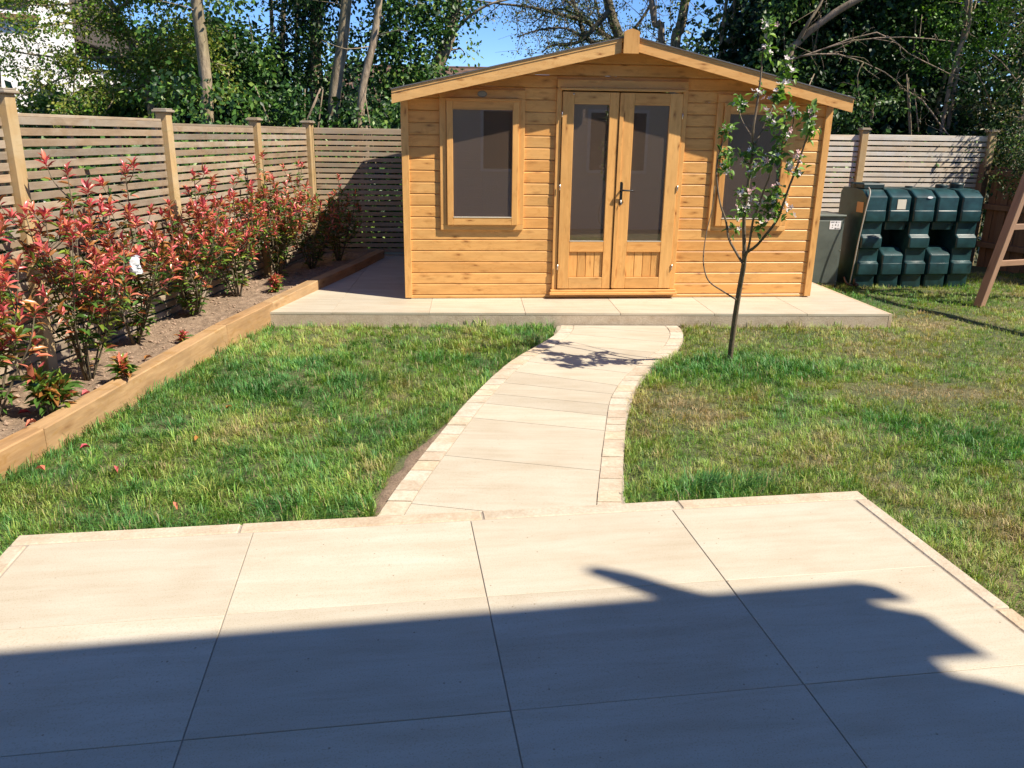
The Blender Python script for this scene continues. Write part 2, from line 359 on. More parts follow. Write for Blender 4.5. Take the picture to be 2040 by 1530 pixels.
M_BLACK = plain('black_metal', (0.012, 0.012, 0.013), 0.3, 0.0, bmp=0)
M_STEEL = plain('zinc_metal', (0.55, 0.52, 0.47), 0.35, 1.0, bmp=0)
M_BADGE = plain('grey_badge', (0.20, 0.19, 0.16), 0.5, 0.2, bmp=0)
M_FELT = plain('mineral_felt', (0.10, 0.10, 0.11), 0.9, nsc=200, namt=0.4, bmp=0.4)
M_TANK = plain('green_tank_plastic', (0.012, 0.043, 0.047), 0.36, nsc=9, namt=0.45, bmp=0.08)
M_TANK_LID = plain('dark_tank_lid', (0.01, 0.028, 0.030), 0.45, nsc=5, namt=0.25, bmp=0.05)
M_CAB = plain('grey_green_cabinet_metal', (0.135, 0.155, 0.135), 0.42, 0.35, nsc=3, namt=0.25, bmp=0.02)
M_LABEL = plain('cream_label', (0.62, 0.58, 0.48), 0.6, nsc=4, namt=0.08, bmp=0)
M_LABEL_T = plain('tan_label', (0.42, 0.25, 0.12), 0.6, nsc=4, namt=0.08, bmp=0)
M_LABEL_W = plain('white_label', (0.78, 0.78, 0.80), 0.6, nsc=4, namt=0.03, bmp=0)
M_INK = plain('black_ink', (0.03, 0.03, 0.035), 0.6, bmp=0)
M_HOSE = plain('grey_tube', (0.30, 0.28, 0.24), 0.5, bmp=0)
M_WHITEP = plain('white_plastic_film', (0.80, 0.82, 0.86), 0.4, nsc=10, bmp=0.2)
M_RENDER = plain('cream_render_wall', (0.72, 0.65, 0.55), 0.85, nsc=30, namt=0.08, bmp=0.2)
M_WRENDER = plain('white_render_wall', (0.82, 0.80, 0.78), 0.85, nsc=20, namt=0.06, bmp=0.2)
M_UPVC = plain('white_frame', (0.8, 0.8, 0.8), 0.35, bmp=0)
M_DGLASS, _nt, _b = newmat('dark_pane'); _b.inputs['Base Color'].default_value = (0.03, 0.035, 0.04, 1); _b.inputs['Roughness'].default_value = 0.05
M_TILE = plain('brown_roof_tile', (0.13, 0.075, 0.05), 0.85, nsc=30, namt=0.3, bmp=0.3)
M_BRICK = plain('red_brick_wall', (0.30, 0.13, 0.08), 0.9, nsc=25, namt=0.25, bmp=0.3)
M_GROUND = plain('rough_grass_ground', (0.07, 0.075, 0.035), 0.95, nsc=2, namt=0.35, bmp=0.4)

# ------------------------------------------------------------------ ground and hard landscaping
YAW_P = radians(8.64); YAW_H = radians(5.66)
ZL = -0.135                                             # soil level of the lawn
grd = mesh('ground', [(-300, -300, -0.22), (300, -300, -0.22), (300, 600, -0.22), (-300, 600, -0.22)], [(0, 1, 2, 3)])
setp(obj('ground', grd, M_GROUND), kind='structure')

# path outline (left outer, left inner, right inner, right outer), sampled along Y
PLO = [(3.30, -0.63), (3.757, -0.562), (4.507, -0.415), (5.0, -0.315), (5.527, -0.180), (6.0, -0.045), (6.309, 0.078), (6.62, 0.235), (6.887, 0.350), (7.15, 0.430), (7.324, 0.455), (7.50, 0.462)]
PRO = [(3.45, 0.525), (4.212, 0.635), (5.113, 0.775), (5.582, 0.916), (5.95, 1.075), (6.217, 1.203), (6.546, 1.396), (6.997, 1.540), (7.2, 1.567), (7.396, 1.572), (7.52, 1.548), (7.70, 1.51)]
def interp(tab, y): a = np.array(tab); return np.interp(y, a[:, 0], a[:, 1])
YS = np.linspace(3.2, 7.75, 200)
def edge_line(tab): return np.array([(float(interp(tab, y)), y) for y in YS])
def offset_line(L, d):
    t = np.gradient(L, axis=0); t /= np.linalg.norm(t, axis=1)[:, None]; n = np.stack([t[:, 1], -t[:, 0]], 1)
    k = np.ones(9)/9; n = np.stack([np.convolve(np.pad(n[:, i], 4, 'edge'), k, 'valid') for i in (0, 1)], 1)
    return L + n*d
def smooth_line(L):
    k = np.ones(13)/13; return np.stack([np.convolve(np.pad(L[:, i], 6, 'reflect', reflect_type='odd'), k, 'valid') for i in (0, 1)], 1)
LO = smooth_line(edge_line(PLO)); RO = smooth_line(edge_line(PRO))
LI = offset_line(LO, 0.115); RI = offset_line(RO, -0.115)
exP = Vector((cos(YAW_P), sin(YAW_P), 0)); eyP = Vector((-sin(YAW_P), cos(YAW_P), 0)); OP = Vector((-0.0806, 2.521, 0))
PATIO_X0, PATIO_X1, PATIO_Y1 = -1.845, 1.855, 0.69
def patio_local(x, y):
    dx = np.asarray(x)-OP.x; dy = np.asarray(y)-OP.y
    return dx*exP.x+dy*exP.y, dx*eyP.x+dy*eyP.y
def deck_front(x): return 7.235+0.0537*(np.asarray(x)+2.128)
def deck_right(y): return 3.644-0.0872*(np.asarray(y)-7.545)
ZP = -0.115
path = empty('path'); path['kind'] = 'structure'
cen = (LO+RO)/2
def clip_poly(poly, a, b, c):
    """keep a*x+b*y<=c"""
    out = []
    for i in range(len(poly)):
        p, q = poly[i], poly[(i+1) % len(poly)]; dp = a*p[0]+b*p[1]-c; dq = a*q[0]+b*q[1]-c
        if dp <= 0: out.append(p)
        if (dp < 0 < dq) or (dq < 0 < dp): t = dp/(dp-dq); out.append((p[0]+t*(q[0]-p[0]), p[1]+t*(q[1]-p[1])))
    return out
pf_n = eyP; pf_c = OP.dot(eyP) + PATIO_Y1               # patio front edge line
def clip_to_path(poly):
    poly = clip_poly(poly, -pf_n.x, -pf_n.y, -(pf_c+0.002))
    return clip_poly(poly, -0.0537, 1.0, 7.235+0.0537*2.128-0.014)
def strip_poly(A, B, ya, yb, gap=0.0):
    """piece of the band between lines A(left) and B(right) between joints through given left/right y values"""
    pass
def line_pt(L, y): return (float(np.interp(y, L[:, 1], L[:, 0])), y)
def band(A, B, a0, a1, b0, b1):
    ysA = np.linspace(a0, a1, 7); ysB = np.linspace(b0, b1, 7)
    return [line_pt(A, y) for y in ysA[::-1]] + [line_pt(B, y) for y in ysB]
# slabs: joint positions on left inner line -> right inner line
jl = [3.0, 3.507, 4.120, 4.745, 5.036, 5.244, 5.506, 5.793, 6.08, 6.37, 6.66, 7.032, 7.33, 7.75]
jr = [2.7, 3.335, 3.940, 4.550, 4.824, 5.046, 5.278, 5.479, 5.80, 6.10, 6.42, 6.769, 7.10, 7.60]
LIg = offset_line(LO, 0.122); RIg = offset_line(RO, -0.122)
for i in range(len(jl)-1):
    poly = clip_to_path(band(LIg, RIg, jl[i]+0.0022, jl[i+1]-0.0022, jr[i]+0.0022, jr[i+1]-0.0022))
    if len(poly) < 3: continue
    o = prism('paving_slab', poly, 'z', ZP-0.03, ZP, M_PAVE, path)
# setts along both edges
def setts(A, B, start, step):
    y = start
    while y < 7.7:
        st = step*random.uniform(0.88, 1.14)
        poly = clip_to_path(band(A, B, y+0.003, y+st-0.003, y+0.003+random.uniform(-.004, .004), y+st-0.003))
        if len(poly) >= 3:
            c = np.mean(poly, axis=0)
            poly = [tuple(c+(np.array(p)-c)*random.uniform(0.985, 1.0)) for p in poly]
            prism('sett', poly, 'z', ZP-0.04, ZP+random.uniform(-0.001, 0.003), M_SETT, path)
        y += st
dy = np.hypot(*(np.gradient(LO, axis=0)).T)
setts(LO, LI, 3.25, 0.135); setts(RI, RO, 3.4, 0.135)
bed_poly = clip_to_path(band(offset_line(LO, -0.004), offset_line(RO, 0.004), 3.25, 7.7, 3.25, 7.7))
prism('mortar_bed', bed_poly, 'z', ZP-0.10, ZP-0.0045, M_GROUT, path)

# patio
patio = empty('patio', tuple(OP), YAW_P); patio['kind'] = 'structure'
W, D, G = 0.904, 0.604, 0.0046
colx = [-1.768, -W, 0, W, 1.778]; rowy = [0.597, 0.0, -D, -2*D, -3*D, -4*D, -5*D]
for i in range(4):
    for j in range(6):
        x0, x1 = colx[i]+G/2, colx[i+1]-G/2; y1, y0 = rowy[j]-G/2*(0.45), rowy[j+1]+G/2*0.45
        box('paving_slab', x0, x1, y0, y1, -0.02, random.uniform(-0.0006, 0.0006), M_PAVE, patio, 0.0012)
box('mortar_bed', PATIO_X0+0.01, PATIO_X1-0.01, -3.02, PATIO_Y1-0.01, -0.30, -0.004, M_GROUT_D, patio, 0)
ex = PATIO_X0
for k, ln in enumerate([0.88, 1.02, 0.90, 0.90]):
    box('edging_stone', ex+0.001, ex+ln-0.0005 if k < 3 else PATIO_X1, 0.603, PATIO_Y1, -0.25, 0.001, M_EDGE, patio, 0.008); ex += ln
for s, xa, xb in ((0, PATIO_X0, -1.773), (1, 1.783, PATIO_X1)):
    for k in range(4): box('edging_stone', xa, xb, 0.600-(k+1)*0.9, 0.600-k*0.9-0.003, -0.25, 0.001, M_EDGE, patio, 0.008)

# terrace under the summerhouse
deck = empty('terrace'); deck['kind'] = 'structure'
dk_n = Vector((-0.0537, 1, 0)).normalized(); dk_t = Vector((1, 0.0537, 0)).normalized()
A0 = Vector((-2.10, 7.235+0.0537*0.028, 0)); back = 3.75
def deck_poly(u0, u1, v0, v1, inset=0.0):
    P = lambda u, v: A0 + dk_t*u + dk_n*v
    poly = [tuple(P(*q)[:2]) for q in ((u0, v0), (u1, v0), (u1, v1), (u0, v1))]
    # right edge and left edge
    poly = clip_poly(poly, 1, 0.0872, 3.644+0.0872*7.545-inset)
    poly = clip_poly(poly, -1, 0.12, 2.28+0.868)
    return poly
sk_u = [-0.5, 0.42, 1.32, 2.22, 3.12, 4.02, 4.92, 5.85]; sk_v = [0, 0.60, 1.2, 1.8, 2.4, 3.0, 3.6, 4.2]
for i in range(len(sk_u)-1):
    for j in range(len(sk_v)-1):
        if 1 < i < 6 and 1 < j < 6 and i not in (2, 5): continue      # hidden under the summerhouse
        p = deck_poly(sk_u[i]+0.0025, sk_u[i+1]-0.0025, sk_v[j]+0.002, sk_v[j+1]-0.002, 0.03)
        if len(p) >= 3: prism('paving_slab', p, 'z', -0.02, 0.0, M_PAVE, deck)
p = deck_poly(-0.5, 5.9, 0.012, 4.2, 0.012); prism('base', p, 'z', -0.25, -0.004, M_GROUT, deck)
p = deck_poly(-0.5, 5.9, 0.004, 0.012, 0.010); prism('riser', p, 'z', -0.25, -0.0205, M_RISER, deck)
prism('side_edging', [(3.644-0.028, 7.545), (3.644, 7.545), (3.644-0.0872*4.2, 7.545+4.2), (3.644-0.0872*4.2-0.028, 7.545+4.2)], 'z', -0.25, 0.0005, M_EDGE, deck)

# raised bed: sleepers, soil
SLX = [(2.2, -2.76), (3.754, -2.589), (4.5, -2.495), (6.488, -2.365), (7.4, -2.215), (8.386, -2.060), (10.09, -1.80), (10.75, -1.735)]
def slx(y): return np.interp(y, [a for a, b in SLX], [b for a, b in SLX])
def slz(y): return np.interp(y, [3.5, 4.5, 6.5, 8.4, 10.8], [0.02, 0.03, 0.06, 0.10, 0.10])
FLX = lambda y: -3.26+0.105*(np.asarray(y)-5.35)
edging = empty('sleeper_edging', (-2.4, 6.0, -0.2), 0, 'long edging of square tan timber sleepers holding the planted soil bed along the lawn', 'timber edging')
cuts = [2.25, 4.085, 6.45, 7.30, 8.40, 9.5, 10.75]
SW = 0.115
for a, b in zip(cuts[:-1], cuts[1:]):
    pa = Vector((float(slx(a)), a, 0)); pb = Vector((float(slx(b)), b, 0)); d = (pb-pa); L = d.length; ang = math.atan2(d.y, d.x)
    za, zb = float(slz(a)), float(slz(b)); me = chamfer_box(L-0.007, SW, 0.24, 0.007)
    mid = (pa+pb)/2; nrm = Vector((-d.y, d.x, 0)).normalized()
    c = mid + nrm*SW/2 + Vector((0, 0, (za+zb)/2-0.12)) - Vector(edging.location)
    obj('sleeper', me, M_SLEEP, edging, tuple(c), (0, -math.atan2(zb-za, L), ang))
# soil surface
nx, ny = 70, 420; ys = np.linspace(2.2, 10.9, ny); us = np.linspace(0, 1, nx)
Y, U = np.meshgrid(ys, us, indexing='ij'); X0 = FLX(Y)-0.25; X1 = slx(Y)-0.06; X = X0+(X1-X0)*U
Z = slz(Y)-0.045-0.075*(1-U)**1.3 + (fbm(X, Y, 5, 1)-0.5)*0.05 + (fbm(X, Y, 22, 5, 3)-0.5)*0.030 + 0.02*np.exp(-((U-0.45)/0.25)**2)
idx = np.arange(nx*ny).reshape(ny, nx); F = np.stack([idx[:-1, :-1], idx[:-1, 1:], idx[1:, 1:], idx[1:, :-1]], -1).reshape(-1, 4)
def soil_z(x, y):
    u = (x-(float(FLX(y))-0.25))/((float(slx(y))-0.06)-(float(FLX(y))-0.25)); i = int(np.clip(round((y-2.2)/8.7*(ny-1)), 0, ny-1)); k = int(np.clip(round(u*(nx-1)), 0, nx-1)); return float(Z[i, k])
setp(obj('soil', npmesh('soil', np.stack([X, Y, Z], -1).reshape(-1, 3), F, smooth=True), M_SOIL), kind='structure')
# clods and bits on the soil, one mesh
Vc = []; Fc = []; n0 = 0
ico = bmesh.new(); bmesh.ops.create_icosphere(ico, subdivisions=1, radius=1); iv = np.array([v.co[:] for v in ico.verts]); ifc = [tuple(v.index for v in f.verts) for f in ico.faces]; ico.free()
for k in range(1500):
    y = random.uniform(3.2, 9.6)**1.0; u = random.random(); x = float(FLX(y)) + (float(slx(y))-0.13-float(FLX(y)))*u
    s = 0.004+0.012*random.random()**3; V = iv*(s*np.array([random.uniform(.7, 1.4), random.uniform(.7, 1.4), random.uniform(.5, .9)]))*(1+RNG.uniform(-.25, .25, (len(iv), 1)))
    Vc.append(V+np.array([x, y, soil_z(x, y)+s*0.3])); Fc += [tuple(i+n0 for i in f) for f in ifc]; n0 += len(iv)
o = obj('soil_clods', mesh('soil_clods', np.vstack(Vc), Fc), M_CLOD); setp(o, 'scattered crumbs of dry brown soil lying over the planted bed', 'soil crumbs', None, 'stuff')

# ------------------------------------------------------------------ lawn sheet and grass
gx = np.arange(-3.6, 9.6, 0.06); gy = np.arange(1.0, 11.9, 0.06); GX, GY = np.meshgrid(gx, gy)
GZ = ZL + (fbm(GX, GY, 2.2, 9)-0.5)*0.03
inpath = (GX > np.interp(GY, LO[:, 1], LO[:, 0])-0.08) & (GX < np.interp(GY, RO[:, 1], RO[:, 0])+0.08) & (GY < 7.8)
GZ = np.where(inpath, ZL-0.03, GZ)
idx = np.arange(GX.size).reshape(GX.shape); F = np.stack([idx[:-1, :-1], idx[:-1, 1:], idx[1:, 1:], idx[1:, :-1]], -1).reshape(-1, 4)
setp(obj('lawn', npmesh('lawn', np.stack([GX, GY, GZ], -1).reshape(-1, 3), F, smooth=True), M_LAWN), kind='structure')

# bare soil strip left along the lower left edge of the path
ys_ = np.linspace(3.33, 5.0, 60); xe = np.interp(ys_, LO[:, 1], LO[:, 0]); wv = 0.02+0.09*np.exp(-((ys_-3.95)/0.5)**2)*(0.5+vnoise(ys_, ys_*0, 7, 4))
Vs = np.concatenate([np.stack([xe-wv, ys_, np.full(60, ZL-0.012)], 1), np.stack([xe-wv*0.5, ys_, np.full(60, ZL+0.012)+0.004*np.sin(ys_*40)], 1), np.stack([xe+0.005, ys_, np.full(60, ZL+0.006)], 1)])
Fs = [(k*60+i, k*60+60+i, k*60+61+i, k*60+i+1) for k in (0, 1) for i in range(59)]
setp(obj('soil_strip', mesh('soil_strip', Vs, Fs), M_SOIL, smooth=True), kind='structure')
def lawn_ok(x, y, margin=0.0):
    lx, ly = patio_local(x, y)
    patio_in = (lx > PATIO_X0-margin) & (lx < PATIO_X1+margin) & (ly < PATIO_Y1+margin)
    lo = np.interp(y, LO[:, 1], LO[:, 0]); ro = np.interp(y, RO[:, 1], RO[:, 0])
    # bare soil strip beside the lower left edge of the path
    gap = 0.012 + 0.10*np.exp(-((y-3.95)/0.45)**2)*(0.4+1.2*vnoise(x, y, 6, 4))
    path_in = (x > lo-margin-gap) & (x < ro+margin+0.008) & (y < 7.75) & (y > 3.0)
    deck_in = (y > deck_front(x)-margin-0.004) & (x < deck_right(y)+margin+0.004)
    bed = (x < slx(y)+margin) & (y < 10.9)
    return ~(patio_in | path_in | deck_in | bed)

def gauss(x, y, cx, cy, sx, sy, a=0): 
    c, s = cos(a), sin(a); dx = x-cx; dy = y-cy; u = dx*c+dy*s; v = -dx*s+dy*c
    return np.exp(-(u/sx)**2-(v/sy)**2)
def greenness(x, y):
    base = np.where(x < 0.6+0.0*y, 0.93, 0.64)
    n = fbm(x, y, 1.5, 21)-0.5; n2 = fbm(x, y, 5.5, 31, 3)-0.5
    G_ = base + 1.25*n + 0.9*n2
    G_ = G_ + 0.75*gauss(x, y, 1.95, 6.0, 0.75, 0.36, -0.1) + 0.5*gauss(x, y, 2.45, 4.85, 0.95, 0.34, -0.75) + 0.75*gauss(x, y, 1.05, 3.72, 0.38, 0.16, 0.15)
    G_ = G_ + 0.35*gauss(x, y, -1.69, 5.25, .3, .14) + .35*gauss(x, y, -1.2, 5.5, .25, .13) + .35*gauss(x, y, -.64, 6.13, .25, .12) + 0.4*gauss(x, y, 3.4, 8.6, 1.0, 0.5) + 0.3*gauss(x, y, 5.0, 9.0, 1.2, .6)
    G_ = G_ - 0.95*gauss(x, y, 2.85, 5.45, 0.50, 0.16) - 0.4*gauss(x, y, 2.6, 3.3, 0.7, 0.5) - 0.5*gauss(x, y, 1.15, 4.9, .3, .3) - 0.45*gauss(x, y, -0.75, 3.9, .22, .28) - .45*gauss(x, y, 4.0, 8.0, .5, .5)
    G_ = G_ + 0.25*gauss(x, y, 2.0, 2.7, 0.25, 0.9, 0.15)
    return np.clip(G_, -0.2, 1.35)
def lushness(x, y):
    L_ = np.where(x < 0.6, 0.46, 0.30) + 0.9*np.clip(fbm(x, y, 2.3, 41)-0.45, 0, 1) + 1.1*np.clip(fbm(x, y, 7, 51, 2)-0.62, 0, 1)
    L_ = L_ + 1.0*gauss(x, y, 1.9, 6.05, 0.62, 0.30) + 0.45*gauss(x, y, 2.45, 4.85, 0.8, 0.3, -0.75) + 1.0*gauss(x, y, 1.05, 3.72, 0.34, 0.13, 0.15)
    L_ = L_ + .5*gauss(x, y, -1.69, 5.25, .3, .12) + .5*gauss(x, y, -1.2, 5.5, .22, .1) + .5*gauss(x, y, -.64, 6.13, .22, .1) + .6*gauss(x, y, -.55, 3.45, .2, .15)
    L_ = L_ - 0.5*gauss(x, y, 2.85, 5.45, 0.5, 0.2) - .2*gauss(x, y, 4.2, 8.2, .9, .6)
    return np.clip(L_, 0.12, 1.6)
def sample_lawn(n, x0, x1, y0, y1, dens):
    x = RNG.uniform(x0, x1, n); y = RNG.uniform(y0, y1, n)
    keep = (RNG.random(n) < dens(x, y)) & lawn_ok(x, y) & (np.abs(x) < 0.88*y+0.9)
    return x[keep], y[keep]
dens_f = lambda x, y: np.clip(3.4/np.clip(y, 3.2, 12), 0.0, 1.0)**1.1
# tufts: every blade of a tuft shares its colour, height and drift
tx, ty = sample_lawn(88000, -2.85, 7.4, 2.0, 11.0, dens_f)
tn = len(tx); tG = greenness(tx, ty)+RNG.normal(0, 0.20, tn); tL = lushness(tx, ty)*RNG.uniform(0.55, 1.45, tn)
edge = np.exp(-np.clip(tx-slx(ty), 0, 9)/0.05)*(RNG.random(tn) < 0.6)*0.8 + np.exp(-np.clip(deck_front(tx)-ty, 0, 9)/0.06)*(tx < 3.7)*0.5*(RNG.random(tn) < .5)
lx_, ly_ = patio_local(tx, ty); edge = edge + np.exp(-np.clip(ly_-PATIO_Y1, 0, 9)/0.05)*0.25*(np.abs(lx_) < 1.9) + np.exp(-np.clip(lx_-PATIO_X1, 0, 9)/0.06)*0.35*(ly_ < PATIO_Y1)
tL = tL+edge; tG = tG+edge*0.35
tb_ = np.clip(RNG.poisson(7+13*np.clip(tL, 0.1, 1.3)), 4, 36); tr_ = 0.012+0.020*tL*RNG.uniform(0.6, 1.3, tn)
tdir = fbm(tx, ty, 1.3, 61, 2)*9+RNG.normal(0, 0.9, tn); tdrift = RNG.uniform(0.1, 0.9, tn); tbright = RNG.uniform(0.60, 1.35, tn)
ti = np.repeat(np.arange(tn), tb_); nb = len(ti); ra = RNG.uniform(0, 2*pi, nb); rr_ = np.abs(RNG.normal(0, 1, nb))*tr_[ti]
bx = tx[ti]+np.cos(ra)*rr_; by = ty[ti]+np.sin(ra)*rr_
ux = np.cos(ra)*rr_/tr_[ti]*0.8+np.cos(tdir[ti])*tdrift[ti]+RNG.normal(0, .35, nb); uy = np.sin(ra)*rr_/tr_[ti]*0.8+np.sin(tdir[ti])*tdrift[ti]+RNG.normal(0, .35, nb)
th = np.arctan2(uy, ux); h = (0.024+0.050*tL[ti])*RNG.uniform(0.5, 1.25, nb); G_ = tG[ti]; L_ = tL[ti]; br = tbright[ti]
# short filler between the tufts
fx_, fy_ = sample_lawn(330000, -2.75, 7.4, 2.0, 11.0, dens_f); nf = len(fx_)
bx = np.r_[bx, fx_]; by = np.r_[by, fy_]; th = np.r_[th, RNG.uniform(0, 2*pi, nf)]; h = np.r_[h, RNG.uniform(0.012, 0.034, nf)]
G_ = np.r_[G_, greenness(fx_, fy_)-0.08]; L_ = np.r_[L_, lushness(fx_, fy_)]; br = np.r_[br, np.full(nf, 1.0)]
ok = lawn_ok(bx, by, 0.0); bx, by, th, h, G_, L_, br = bx[ok], by[ok], th[ok], h[ok], G_[ok], L_[ok], br[ok]
n = len(bx)
lean = h*RNG.uniform(0.35, 1.3, n)
hz = np.sqrt(np.clip((h*1.2)**2-lean**2, (0.28*h)**2, None))
wd = RNG.uniform(0.0017, 0.0033, n)*(0.8+0.55*np.clip(L_, 0, 1.4))*(1+0.08*np.clip(by-3, 0, 8))
px_, py_ = -np.sin(th), np.cos(th); dx_, dy_ = np.cos(th), np.sin(th)
z0 = ZL + (fbm(bx, by, 2.2, 9)-0.5)*0.03 - 0.004
V = np.empty((n, 5, 3), np.float32)
V[:, 0] = np.stack([bx-px_*wd/2, by-py_*wd/2, z0], 1); V[:, 1] = np.stack([bx+px_*wd/2, by+py_*wd/2, z0], 1)
mx_, my_ = bx+dx_*lean*0.35, by+dy_*lean*0.35
V[:, 2] = np.stack([mx_+px_*wd*.45, my_+py_*wd*.45, z0+hz*.68], 1); V[:, 3] = np.stack([mx_-px_*wd*.45, my_-py_*wd*.45, z0+hz*.68], 1)
V[:, 4] = np.stack([bx+dx_*lean, by+dy_*lean, z0+hz*RNG.uniform(0.75, 1.0, n)], 1)
pal = np.array([[0.48, 0.35, 0.19], [0.40, 0.33, 0.14], [0.34, 0.36, 0.095], [0.26, 0.37, 0.070], [0.175, 0.33, 0.055], [0.085, 0.235, 0.060]])
t = np.clip((G_+RNG.normal(0, 0.10, n)+0.05)/1.25, 0, 0.999)*5; i0 = t.astype(int); f_ = (t-i0)[:, None]
C = pal[i0]*(1-f_)+pal[np.minimum(i0+1, 5)]*f_; C *= (br*RNG.uniform(0.85, 1.15, n))[:, None]
dead = RNG.random(n) < (0.05+0.15*(G_ < 0.4)); C[dead] = np.array([0.40, 0.31, 0.17])*RNG.uniform(0.6, 1.1, (dead.sum(), 1))
Cc = np.repeat(C[:, None, :], 5, 1); 
b5 = (np.arange(n)*5)[:, None]; T = np.concatenate([b5+np.array([0, 1, 2]), b5+np.array([0, 2, 3]), b5+np.array([3, 2, 4])], 0)
print('grass blades', n)
gr = obj('grass', npmesh('grass', V.reshape(-1, 3), T, Cc.reshape(-1, 3)), M_GRASS)
setp(gr, 'short patchy lawn grass, green on the left and straw brown in places on the right', 'grass', None, 'stuff')

# ------------------------------------------------------------------ summerhouse
HB = (-1.077, 7.957, 0.0)
SLOPE = 0.2277; XC = 2.11; HWID = 4.22; HDEP = 2.60
house = empty('summerhouse', HB, YAW_H, 'honey coloured timber summerhouse with low gable roof and glazed double doors', 'summerhouse')
def roof_under(x): return 2.335 - SLOPE*abs(x-XC) + 0.05     # underside of roof at the wall
def board_profile(z0, z1):
    # (y,z) section, outside is -y
    return [(0.016, z0), (0.003, z0), (0.0, z0+0.004), (0.0, z1-0.013), (0.004, z1-0.008), (0.0085, z1-0.002), (0.0105, z1), (0.016, z1)]
def add_board(xa, xb, z0, z1):
    if xb-xa < 0.02: return
    prof = board_profile(z0, z1); n = len(prof)
    def xlim(x, z):
        # clip to slope
        top = roof_under(x)
        if z <= top: return x
        d = (2.385-z)/SLOPE
        return XC-d if x < XC else XC+d
    if (2.385-z0) <= 0.01: return
    vs = [(xlim(xa, z), y, z) for y, z in prof]+[(xlim(xb, z), y, z) for y, z in prof]
    vs = [(x, y, min(z, 2.384)) for x, y, z in vs]
    c = Vector((0, 0, 0))
    for v in vs: c += Vector(v)
    c /= len(vs); me = mesh('weatherboard', [Vector(v)-c for v in vs], [tuple(range(n)), tuple(range(n, 2*n))[::-1]]+[(i, n+i, n+(i+1) % n, (i+1) % n) for i in range(n)])
    obj('weatherboard', me, MH_X, house, tuple(c))
openings = [(0.352, 1.168, 0.69, 1.995), (1.470, 2.750, 0.0455, 2.10), (HWID-1.168, HWID-0.352, 0.69, 1.995)]
P_ = 0.1105; zb = 0.042
rows = [(0.004, zb)] + [(zb+k*P_, zb+(k+1)*P_) for k in range(22)]
for z0, z1 in rows:
    if z0 > 2.37: break
    xs = [(0.05, HWID-0.05)]
    # whole width minus openings overlapping this row (a row cut partly by a casing is cut where most of it is covered)
    for (a, b, c0, c1) in openings:
        ov = min(z1, c1)-max(z0, c0)
        if ov > 0.35*(z1-z0):
            new = []
            for (p, q) in xs:
                if b <= p or a >= q: new.append((p, q)); continue
                if a > p: new.append((p, a-0.001))
                if b < q: new.append((b+0.001, q))
            xs = new
    for p, q in xs: add_board(p, q, z0+0.0006, z1-0.0006)
    for (a, b, c0, c1) in openings:                      # slivers left above or below an opening
        ov = min(z1, c1)-max(z0, c0)
        if 0.35*(z1-z0) < ov < (z1-z0)-0.004:
            if z1 > c1: add_board(a, b, c1-0.002, z1-0.0006)
            else: add_board(a, b, z0+0.0006, c0+0.002)
# corner trims
for xa, xb in ((-0.012, 0.058), (HWID-0.058, HWID+0.012)):
    box('corner_post', xa, xb, -0.022, 0.03, 0.012, 1.90, MH_Z, house, 0.003)
box('plinth_bearer', 0.0, HWID, 0.018, 0.07, 0.0, 0.05, MH_X, house, 0.002)
# fascias, roof
OV = 0.245
def fascia(x0, x1, name='fascia'):
    s = SLOPE if x0 < XC else -SLOPE
    za = lambda x: 1.972+SLOPE*(2.19-abs(x-XC))
    poly = [(x0, za(x0)-0.120), (x1, za(x1)-0.126), (x1, za(x1)), (x0, za(x0))]
    f = prism(name, poly, 'y', -OV-0.022, -OV, MH_F, house)
    poly = [(x0, za(x0)-0.030), (x1, za(x1)-0.030), (x1, za(x1)+0.004), (x0, za(x0)+0.004)]
    prism('trim', poly, 'y', -OV-0.028, -OV-0.0225, MH_F, f, ).location -= f.location
    return f
fascia(-0.08, XC-0.092); fascia(XC+0.066, 4.30)
# ridge block
prism('ridge_block', [(2.028, 2.318), (2.172, 2.318), (2.172, 2.500), (2.150, 2.514), (2.10, 2.528), (2.050, 2.514), (2.028, 2.500)], 'y', -OV-0.062, -OV-0.0355, MH_Z, house)
zt = lambda x: 1.972+SLOPE*(2.19-abs(x-XC))
for x0, x1 in ((-0.07, XC), (XC, 4.29)):
    prism('roof_deck', [(x0, zt(x0)-0.024), (x1, zt(x1)-0.024), (x1, zt(x1)-0.004), (x0, zt(x0)-0.004)], 'y', -OV+0.002, HDEP+0.1, MH_X, house)
    prism('roof_felt', [(x0-0.015, zt(x0-0.015 if x0 < XC else x0)-0.002), (x1+(0.015 if x1 > XC else 0), zt(x1+(0.015 if x1 > XC else 0))-0.002), (x1+(0.015 if x1 > XC else 0), zt(x1+(0.015 if x1 > XC else 0))+0.008), (x0-0.015, zt(x0-0.015 if x0 < XC else x0)+0.008)], 'y', -OV-0.038, HDEP+0.11, M_FELT, house)
# purlins seen under the overhang
for px in (0.10, 1.05, 2.11, 3.17, 4.12):
    box('purlin', px-0.022, px+0.022, -OV+0.004, 0.25, zt(px)-0.024-0.055-0.012, zt(px)-0.024-0.012, MH_F, house, 0.002)
